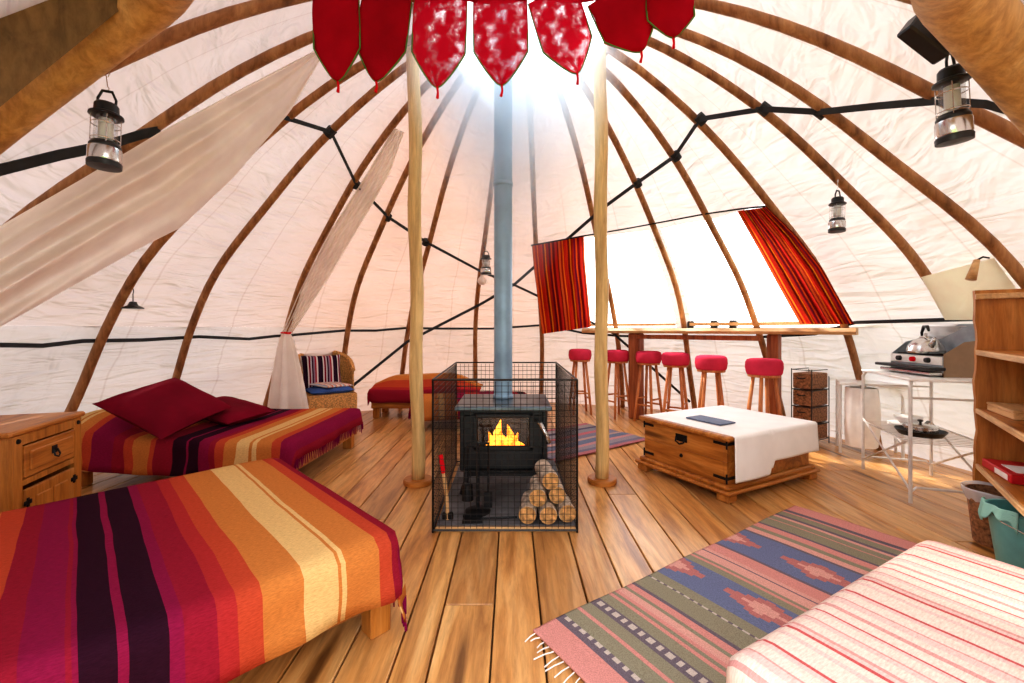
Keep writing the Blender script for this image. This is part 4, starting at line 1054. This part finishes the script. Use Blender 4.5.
# gas stove
s_a = math.atan2(-.99, -.13)
gs = thing('camping_stove', 'silver two burner camping stove with grey windshield lid on the camp stand', 'camping stove', (2.86, 3.24, KT), s_a)
LX = .45; DX = .27       # local x: from far end to near end of the control panel, local y: away from panel
m = MB(); m.box((LX/2, DX/2, .075), (LX, DX, .11), bev=.008); m.build('body', 'winds', gs)
m = MB(); m.box((LX/2, -.005, .105), (LX-.01, .012, .055), bev=.002); o = m.build('control_panel', 'wpaint', gs)
for k, c in ((.1, 'blackp'), (.225, 'redtip'), (.35, 'blackp')):
    m = MB(); m.lathe([(.018, 0), (.016, .02), (0, .021)], c=(k, -.011, .105), R=Rx(PI/2), n=16); tag(m.build('knob', c, o, smooth=True, auto=True), 'red knob' if c == 'redtip' else None)
m = MB(); m.box((LX/2, -.05, .055), (LX+.05, .10, .02), bev=.004); m.build('front_tray', 'blackp', gs)
m = MB(); m.box((LX/2, -.04, .022), (LX, .08, .022), bev=.004); m.build('lower_shelf', 'steel', gs)
for s in (.03, LX-.03):
    for y in (.03, DX-.03):
        m = MB(); m.lathe([(.014, 0), (.012, .022)], c=(s, y, 0), n=12); m.build('foot', 'blackp', gs)
m = MB(); m.box((LX/2, DX+.004, .24), (LX, .008, .22), bev=.003); m.box((LX/2, DX-.003, .325), (LX-.02, .006, .012)); m.build('lid', 'winds', gs)
for x, mt in ((-.004, 'winds'), (LX+.004, 'brownrefl')):
    m = MB(); vs = [(x, DX, .0), (x, 0.0, .0), (x, 0.0, .13), (x, .10, .22), (x, DX, .27)]; 
    if x > 0: vs = [(x, DX, .0), (x, -.0, .0), (x, -.0, .15), (x, .12, .23), (x, DX, .25)]
    m.add(vs, [(0, 1, 2, 3, 4)]); m.build('side_windshield', mt, gs, solid=.004)
m = MB()
for k in range(6): m.box((.04+k*.075, DX/2, .14), (.006, DX-.04, .008))
m.box((LX/2, .03, .14), (LX-.04, .006, .008)); m.box((LX/2, DX-.03, .14), (LX-.04, .006, .008)); m.build('pan_grate', 'iron', gs)
kpos = P(925, 340, 3.02)
kt = thing('kettle', 'stainless steel kettle with black handle on the camping stove', 'kettle', (2.915, 3.03, KT+.146), s_a-.3); kt.scale = (.88, .88, .95)
m = MB(); m.lathe([(0, 0), (.112, 0), (.118, .015), (.108, .055), (.075, .095), (.045, .11), (.04, .112)], n=36); m.build('body', 'steel', kt, smooth=True, auto=True)
m = MB(); m.lathe([(.042, .111), (.036, .122), (.01, .13), (.012, .145), (0, .148)], n=24); m.build('lid', 'steel', kt, smooth=True)
m = MB(); m.tube([(.09, 0, .05), (.13, 0, .085), (.15, 0, .115)], [.022, .016, .011], 12); m.build('spout', 'steel', kt, smooth=True)
m = MB(); m.tube([(-.06, 0, .10), (-.07, 0, .15), (-.035, 0, .195), (.03, 0, .195), (.055, 0, .165)], [.008, .010, .012, .012, .008], 10); m.build('handle', 'blackp', kt, smooth=True)
# second table
T1 = FP(838, 381, .64+0); T1 = Vector((2.90, 3.83, 0)); g = Vector((.60, -.38, 0)).normalized(); at2 = math.atan2(g.y, g.x)
t = thing('folding_side_table', 'white folding side table behind the camp kitchen stand', 'table', T1, at2)
LT, WT, HT = .46, .30, .645
m = MB(); m.box((LT/2, -WT/2+.15, HT-.012), (LT, WT, .024), bev=.005); m.build('top', 'wpaint', t)
for x in (.02, LT-.02):
    for y in (.015, -.015+WT-.0):
        m = MB(); m.tube([(x, y-.0, 0), (x, y, HT-.024)], .011, 8); m.build('leg', 'wpaint', t)
    m = MB(); m.tube([(x, .015, .12), (x, WT-.015, .12)], .008, 8); m.build('side_rail', 'wpaint', t)
bx0 = FP(858, 458)
t = thing('white_bin_bag', 'bulging white bag hanging under the folding side table', 'bag', T1+g*.14+Vector((-.03, -.08, 0)), at2)
m = MB(); 
def bag(u, v):
    a = 2*PI*u; z = .10+.50*v; f = .5+.5*math.sin(PI*min(1, .12+v*.80)); f = .75+.3*f
    return Vector((.115*f*math.cos(a)*(1+.05*math.sin(5*a+v*4)), .095*f*math.sin(a)*(1+.06*math.sin(7*a)), z)), (u, v)
m.grid(bag, 40, 16); m.lathe([(0, 0), (.09, .0)], c=(0, 0, .10), n=20, sy=.45); m.build('sack', 'paper', t, smooth=True)
m = MB(); m.tube([(-.09, 0, .59), (-.06, 0, .635), (-.0, .02, .6)], .005, 6); m.build('strap', 'paper', t)

# ------------------------------------------------------------------ shelf unit at right
f0 = Vector((2.53, 2.353, 0)); f1 = Vector((2.05, 1.72, 0)); fd = (f1-f0).normalized(); asu = math.atan2(fd.y, fd.x); LS = 1.15; DS = .34
t = thing('shelf_unit', 'tall open shelf unit of rough pine boards with live edges at the right', 'shelf unit', f0, asu)
HS = 1.31
for x in (0.0, LS):
    m = MB(); n = 24; vs = []
    for i in range(n+1):
        z = HS*i/n; e = .004*math.sin(z*14+x)+.003*math.sin(z*37)
        for (xx, yy) in ((x-.014, e), (x+.014, e+.004), (x+.014, DS), (x-.014, DS)): vs.append((xx, yy, z))
    fs = [(i*4+k, i*4+(k+1) % 4, (i+1)*4+(k+1) % 4, (i+1)*4+k) for i in range(n) for k in range(4)]+[(3, 2, 1, 0), tuple(n*4+k for k in range(4))]
    m.add(vs, fs); m.build('end_panel', 'pine_z', t)
for z in (.367, .668, .985):
    m = MB(); m.box((LS/2, DS/2+.005, z-.012), (LS-.03, DS-.02, .026), bev=.002); m.build('shelf_board', 'pine', t)
    m = MB(); m.box((LS/2, .008, z-.012), (LS-.03, .014, .028), bev=.004); m.build('shelf_edge', 'pinetop', t)
m = MB(); m.box((.026, DS/2, HS-.035), (.024, DS, .03), bev=.003); m.build('top_rail', 'pinetop', t)
m = MB(); m.box((LS/2, DS+.006, HS/2+.15), (LS, .012, HS-.35)); m.build('back_panel', 'pine_z', t)
def sp(x, y, z): v = Rz(asu)@Vector((x, y, 0)) + f0; return Vector((v.x, v.y, z))
t = thing('wooden_box', 'flat pale wooden box on the middle shelf of the shelf unit', 'box', sp(.20, .15, .670), asu+.1)
m = MB(); m.box((0, 0, .016), (.30, .20, .032), bev=.004); m.build('body', 'pinetop', t)
m = MB(); m.box((0, 0, .038), (.305, .205, .012), bev=.004); m.build('lid', 'pinetop', t)
t = thing('red_folder', 'red ring binder with a white label on the lowest shelf', 'binder', sp(.20, .15, .369), asu+.12)
m = MB(); m.box((0, 0, .022), (.31, .23, .042), bev=.004); m.build('cover', 'redbook', t)
m = MB(); m.box((.03, -.02, .0445), (.15, .12, .002)); m.box((.06, -.116, .022), (.13, .002, .026)); m.build('label', 'paper', t)
# bins
t = thing('waste_bin', 'brown woven waste bin lined with a clear bag under the shelf unit', 'bin', (2.47, 2.20, 0))
m = MB(); m.lathe([(0, .004), (.075, 0), (.08, .01), (.105, .27), (.101, .27), (.077, .012), (0, .01)], n=28); m.build('body', 'brownwicker', t, smooth=True, auto=True)
m = MB(); m.grid(lambda u, v: (Vector((math.cos(2*PI*u)*(.100+.022*math.sin(PI*v)+.006*math.sin(u*50)*v), math.sin(2*PI*u)*(.100+.022*math.sin(PI*v)+.006*math.sin(u*50)*v), .262+.04*math.sin(PI*v)-.045*v+.006*math.sin(u*37)*v)), (u, v)), 70, 8)
m.build('liner_bag', 'bag', t, smooth=True)
t = thing('bucket', 'teal bucket with a wooden grip handle at the right edge', 'bucket', (2.36, 1.965, 0), -.3)
m = MB(); m.lathe([(0, .004), (.095, 0), (.1, .01), (.132, .262), (.14, .27), (.128, .27), (.097, .012), (0, .01)], n=36); m.build('body', 'teal', t, smooth=True, auto=True)
m = MB(); m.tube([(-.132, 0, .245), (-.13, -.06, .225), (-.09, -.13, .205), (-.05, -.155, .20)], .003, 6); m.tube([(.132, 0, .245), (.13, -.06, .225), (.09, -.13, .205), (.05, -.155, .20)], .003, 6); o = m.build('bail', 'steel', t)
m = MB(); m.tube([(-.06, -.153, .20), (.06, -.153, .20)], .012, 10); m.build('grip', 'pine', o, smooth=True)
o = None
m = MB()
def cl_(u, v):
    a = PI*.75+PI*.5*u; r = .138+.012*v+.006*math.sin(u*19)
    return Vector((math.cos(a)*r, math.sin(a)*r, .285-.09*v*(.7+.3*math.sin(u*7))+.012*math.sin(u*23)*v)), (u, v)
m.grid(cl_, 30, 8); o = m.build('cleaning_cloth', 'tealcloth', smooth=True, solid=.004); o.location = (2.36, 1.965, 0); o.rotation_euler = (0, 0, -.3); tag(o, 'pale green cloth hung over the rim of the teal bucket', 'cloth')

# ------------------------------------------------------------------ lanterns
def lantern(loc, s, label, dark=True, tilt=(0, 0), group='camping lanterns hanging from the ribs', hook=.08, zs=None):
    t = thing('camping_lantern', label, 'lantern', loc, 0, group); t.scale = (s, s, zs or s); t.rotation_euler = (tilt[0], tilt[1], 0.4)
    # origin at the hook; body hangs below; unit: metres at s = 1 (body 0.10 wide, 0.17 tall)
    m = MB(); m.tube([(0, 0, 0), (.006, 0, .012), (0, 0, .022), (-.01, 0, .012), (-.004, 0, -.004), (0, 0, -.03), (.006, 0, -.036), (0, 0, -.045)], .0018, 6); m.build('hook', 'steel', t, smooth=True)
    m = MB(); m.tube([(-.028, 0, -.098), (-.03, 0, -.07), (-.016, 0, -.045), (.016, 0, -.045), (.03, 0, -.07), (.028, 0, -.098)], .005, 8); m.build('carry_handle', 'blackp', t, smooth=True)
    m = MB(); m.lathe([(0, -.082), (.034, -.084), (.04, -.09), (.041, -.112), (.056, -.118), (.057, -.124), (.04, -.128), (0, -.128)], n=28); m.build('cap', 'blackp', t, smooth=True, auto=True)
    m = MB(); m.lathe([(.038, -.128), (.039, -.205)], n=28); m.f = [f for f in m.f if len(f) == 4]; m.build('glass', 'glass', t, smooth=True)
    m = MB(); m.lathe([(0, -.13), (.024, -.132), (.025, -.19), (0, -.2)], n=18); m.build('light_tube', 'lamp', t, smooth=True)
    m = MB()
    for k in range(4):
        a = k*PI/2+.4; m.tube([(.047*math.cos(a), .047*math.sin(a), -.124), (.047*math.cos(a), .047*math.sin(a), -.21)], .0018, 6)
    for z in (-.15, -.197): m.tube([(.047*math.cos(a*PI/12), .047*math.sin(a*PI/12), z) for a in range(25)], .0016, 5, False)
    m.build('wire_cage', 'steel', t)
    m = MB(); m.lathe([(0, -.203), (.043, -.204), (.052, -.214), (.052, -.222)], n=28); m.build('collar', 'blackp', t, smooth=True, auto=True)
    m = MB(); m.lathe([(.053, -.222), (.055, -.226), (.055, -.258), (.053, -.262)], n=28); m.build('base_band', 'steel', t, smooth=True, auto=True)
    m = MB(); m.lathe([(.053, -.262), (.057, -.266), (.056, -.28), (0, -.283)], n=28); m.build('base', 'blackp', t, smooth=True, auto=True)
    return t
lantern(P(108, 77, 1.55), .86, 'black camping lantern hanging from the thick beam at upper left', tilt=(-.03, .02), zs=1.18)
lantern(P(949, 36, 1.56), .93, 'silver and black camping lantern hanging from the thick beam at upper right', tilt=(.0, -.10), zs=1.36)
pR5 = hit(838, 183, .14); lantern(pR5, .85, 'small silver lantern hanging right of the curtain in front of the white canvas', tilt=(0, .04), zs=1.15)
pB = hit(486, 247, .10); lb = lantern(pB, 1.15, 'small pale lantern hanging at the back of the tent left of the stove pipe')
m = MB(); pb = hit(482, 281, .14); m.lathe([(0, -.05), (.03, -.045), (.055, -.015), (.052, .02), (.03, .05), (.018, .07), (.018, .10), (0, .10)], n=24); o = m.build('light_bulb', 'bulb', smooth=True); o.location = pb; tag(o, 'pale round light bulb below the far lantern, left of the stove pipe', 'light bulb')
# far-left dark lantern whose body is lost against the cloth: a shade like cap
ph = hit(133, 297, .10)
t = thing('hanging_lamp', 'small hanging lamp with a dark cap on the left canvas wall', 'lamp', ph)
m = MB(); m.tube([(0, 0, .06), (.004, 0, .04), (0, 0, .02), (0, 0, -.03)], .003, 6); m.build('hook', 'iron', t)
m = MB(); m.lathe([(0, -.03), (.02, -.035), (.03, -.06), (.062, -.075), (.062, -.083), (0, -.083)], n=24); m.build('cap', 'blackp', t, smooth=True, auto=True)
# black speaker-like block on the right beam
t = thing('black_bracket', 'black block fixed under the thick beam beside the upper right lantern', 'bracket', P(928, 38, 1.50))
m = MB(); m.box((0, 0, 0), (.17, .06, .075), R=Ry(math.radians(38)), bev=.006); m.build('block', 'blackp', t)

# ------------------------------------------------------------------ red hanging valance
vt = thing('petal_valance', 'red embroidered hanging with seven pointed petals below the skylight', 'valance', (0, 0, 0))
VY = 1.9
m = MB()
m.grid(lambda u, v: (P(308+394*u, 2-8*abs(u*2-1)**2*1.2 + (-75)*v+0*u, VY)+Vector((0, .03*math.sin(u*30)*.4, 0)), (u, v)), 60, 8)
m.build('header_band', 'petal', vt, smooth=True, solid=.006)
PT = [((336, -6), (337.5, 82), 45), ((388, -6), (376, 82), 49), ((441, -4), (437, 88), 52), ((500, -4), (501.5, 86), 53), ((552, -4), (577, 74), 50), ((613, -6), (641, 52), 56), ((668, -14), (673, 38), 46)]
def petal_w(s): return 1.0*(1+.03*math.sin(s*PI)) if s < .62 else max(0.0, (1-(s-.62)/.38))**.72*1.02+.0
for i, (a, b, wpx) in enumerate(PT):
    A3 = P(a[0], a[1], VY+.01*(i % 2)); B3 = P(b[0], b[1], VY+.01*(i % 2)); ax = (B3-A3); side = Vector((-ax.z, 0, ax.x)).normalized(); wm = wpx/F*VY
    m = MB()
    m.grid(lambda u, v: (A3+ax*u+side*((v-.5)*wm*petal_w(u))+Vector((0, -.02*math.sin(PI*v)-.01*math.sin(u*7), 0)), (v, u)), 34, 14)
    p = m.build('petal', 'lace' if i in (2, 3, 4) else 'petal', vt, smooth=True, solid=0 if i in (2, 3, 4) else .003)
    m = MB()
    for sg_ in (0, 1):
        m.tube([A3+ax*(k/34)+side*((sg_-.5)*wm*petal_w(k/34)) for k in range(35)], .0035, 6)
    tag(m.build('edging', 'petaltrim', p, smooth=True), 'green edging')
    m = MB(); m.tube([B3+Vector((0, 0, .01)), B3+Vector((.004, 0, -.02)), B3+Vector((.002*((-1)**i), 0, -.045))], [.006, .005, .007], 6); tag(m.build('tassel', 'redtip', p), 'bright red tassel')
m = MB(); m.tube([P(306, -30, VY), hit(280, -150, .03)], .004, 6); m.tube([P(704, -40, VY), hit(730, -150, .03)], .004, 6); m.build('hanging_cord', 'redtip', vt)

# ------------------------------------------------------------------ smoke
m = MB(); m.lathe([(.20, 1.2), (.45, 1.9), (.72, 2.5), (.86, 2.9), (.72, 3.08), (.5, 3.12)], c=(0, 0, 0), n=24)
o = m.build('smoke', 'smoke', smooth=True); o.location = (0.0, 3.02, 0); tag(o, 'thin blue white smoke drifting round the top of the stove pipe', 'smoke', None, 'stuff')

# ------------------------------------------------------------------ light
w = bpy.data.worlds.new('sky'); bpy.context.scene.world = w; w.use_nodes = True; nt = w.node_tree; nt.nodes.clear()
bg = nt.nodes.new('ShaderNodeBackground'); ow = nt.nodes.new('ShaderNodeOutputWorld')
tc = nt.nodes.new('ShaderNodeTexCoord'); sx = nt.nodes.new('ShaderNodeSeparateXYZ'); rp = nt.nodes.new('ShaderNodeValToRGB')
nt.links.new(tc.outputs['Generated'], sx.inputs[0]); nt.links.new(sx.outputs[2], rp.inputs['Fac'])
rp.color_ramp.elements[0].position = 0.0; rp.color_ramp.elements[0].color = (1.0, .98, .96, 1); rp.color_ramp.elements[1].position = 0.8; rp.color_ramp.elements[1].color = (.88, .94, 1.0, 1)
nt.links.new(rp.outputs[0], bg.inputs['Color']); bg.inputs['Strength'].default_value = 3.6; nt.links.new(bg.outputs[0], ow.inputs['Surface'])
sun = bpy.data.lights.new('sun', 'SUN'); sun.energy = 5.0; sun.angle = math.radians(3); sun.color = (1, .95, .88)
so = bpy.data.objects.new('sun', sun); C.objects.link(so)
dv = Vector((.45, -.45, -.77))
so.rotation_euler = dv.to_track_quat('-Z', 'Y').to_euler()
cam = bpy.data.cameras.new('camera'); co = bpy.data.objects.new('camera', cam); C.objects.link(co)
co.location = (0, 0, CH); co.rotation_euler = (PI/2, 0, 0); cam.sensor_width = 36; cam.lens = F/1024*36; cam.shift_y = -(341.5-HZ)/1024; cam.clip_start = 0.02
sc = bpy.context.scene; sc.camera = co
try: sc.cycles.volume_bounces = 3
except Exception: pass
sc.view_settings.view_transform = 'Standard'; sc.view_settings.look = 'Medium High Contrast'; sc.view_settings.exposure = 0.15; sc.view_settings.gamma = 1.0
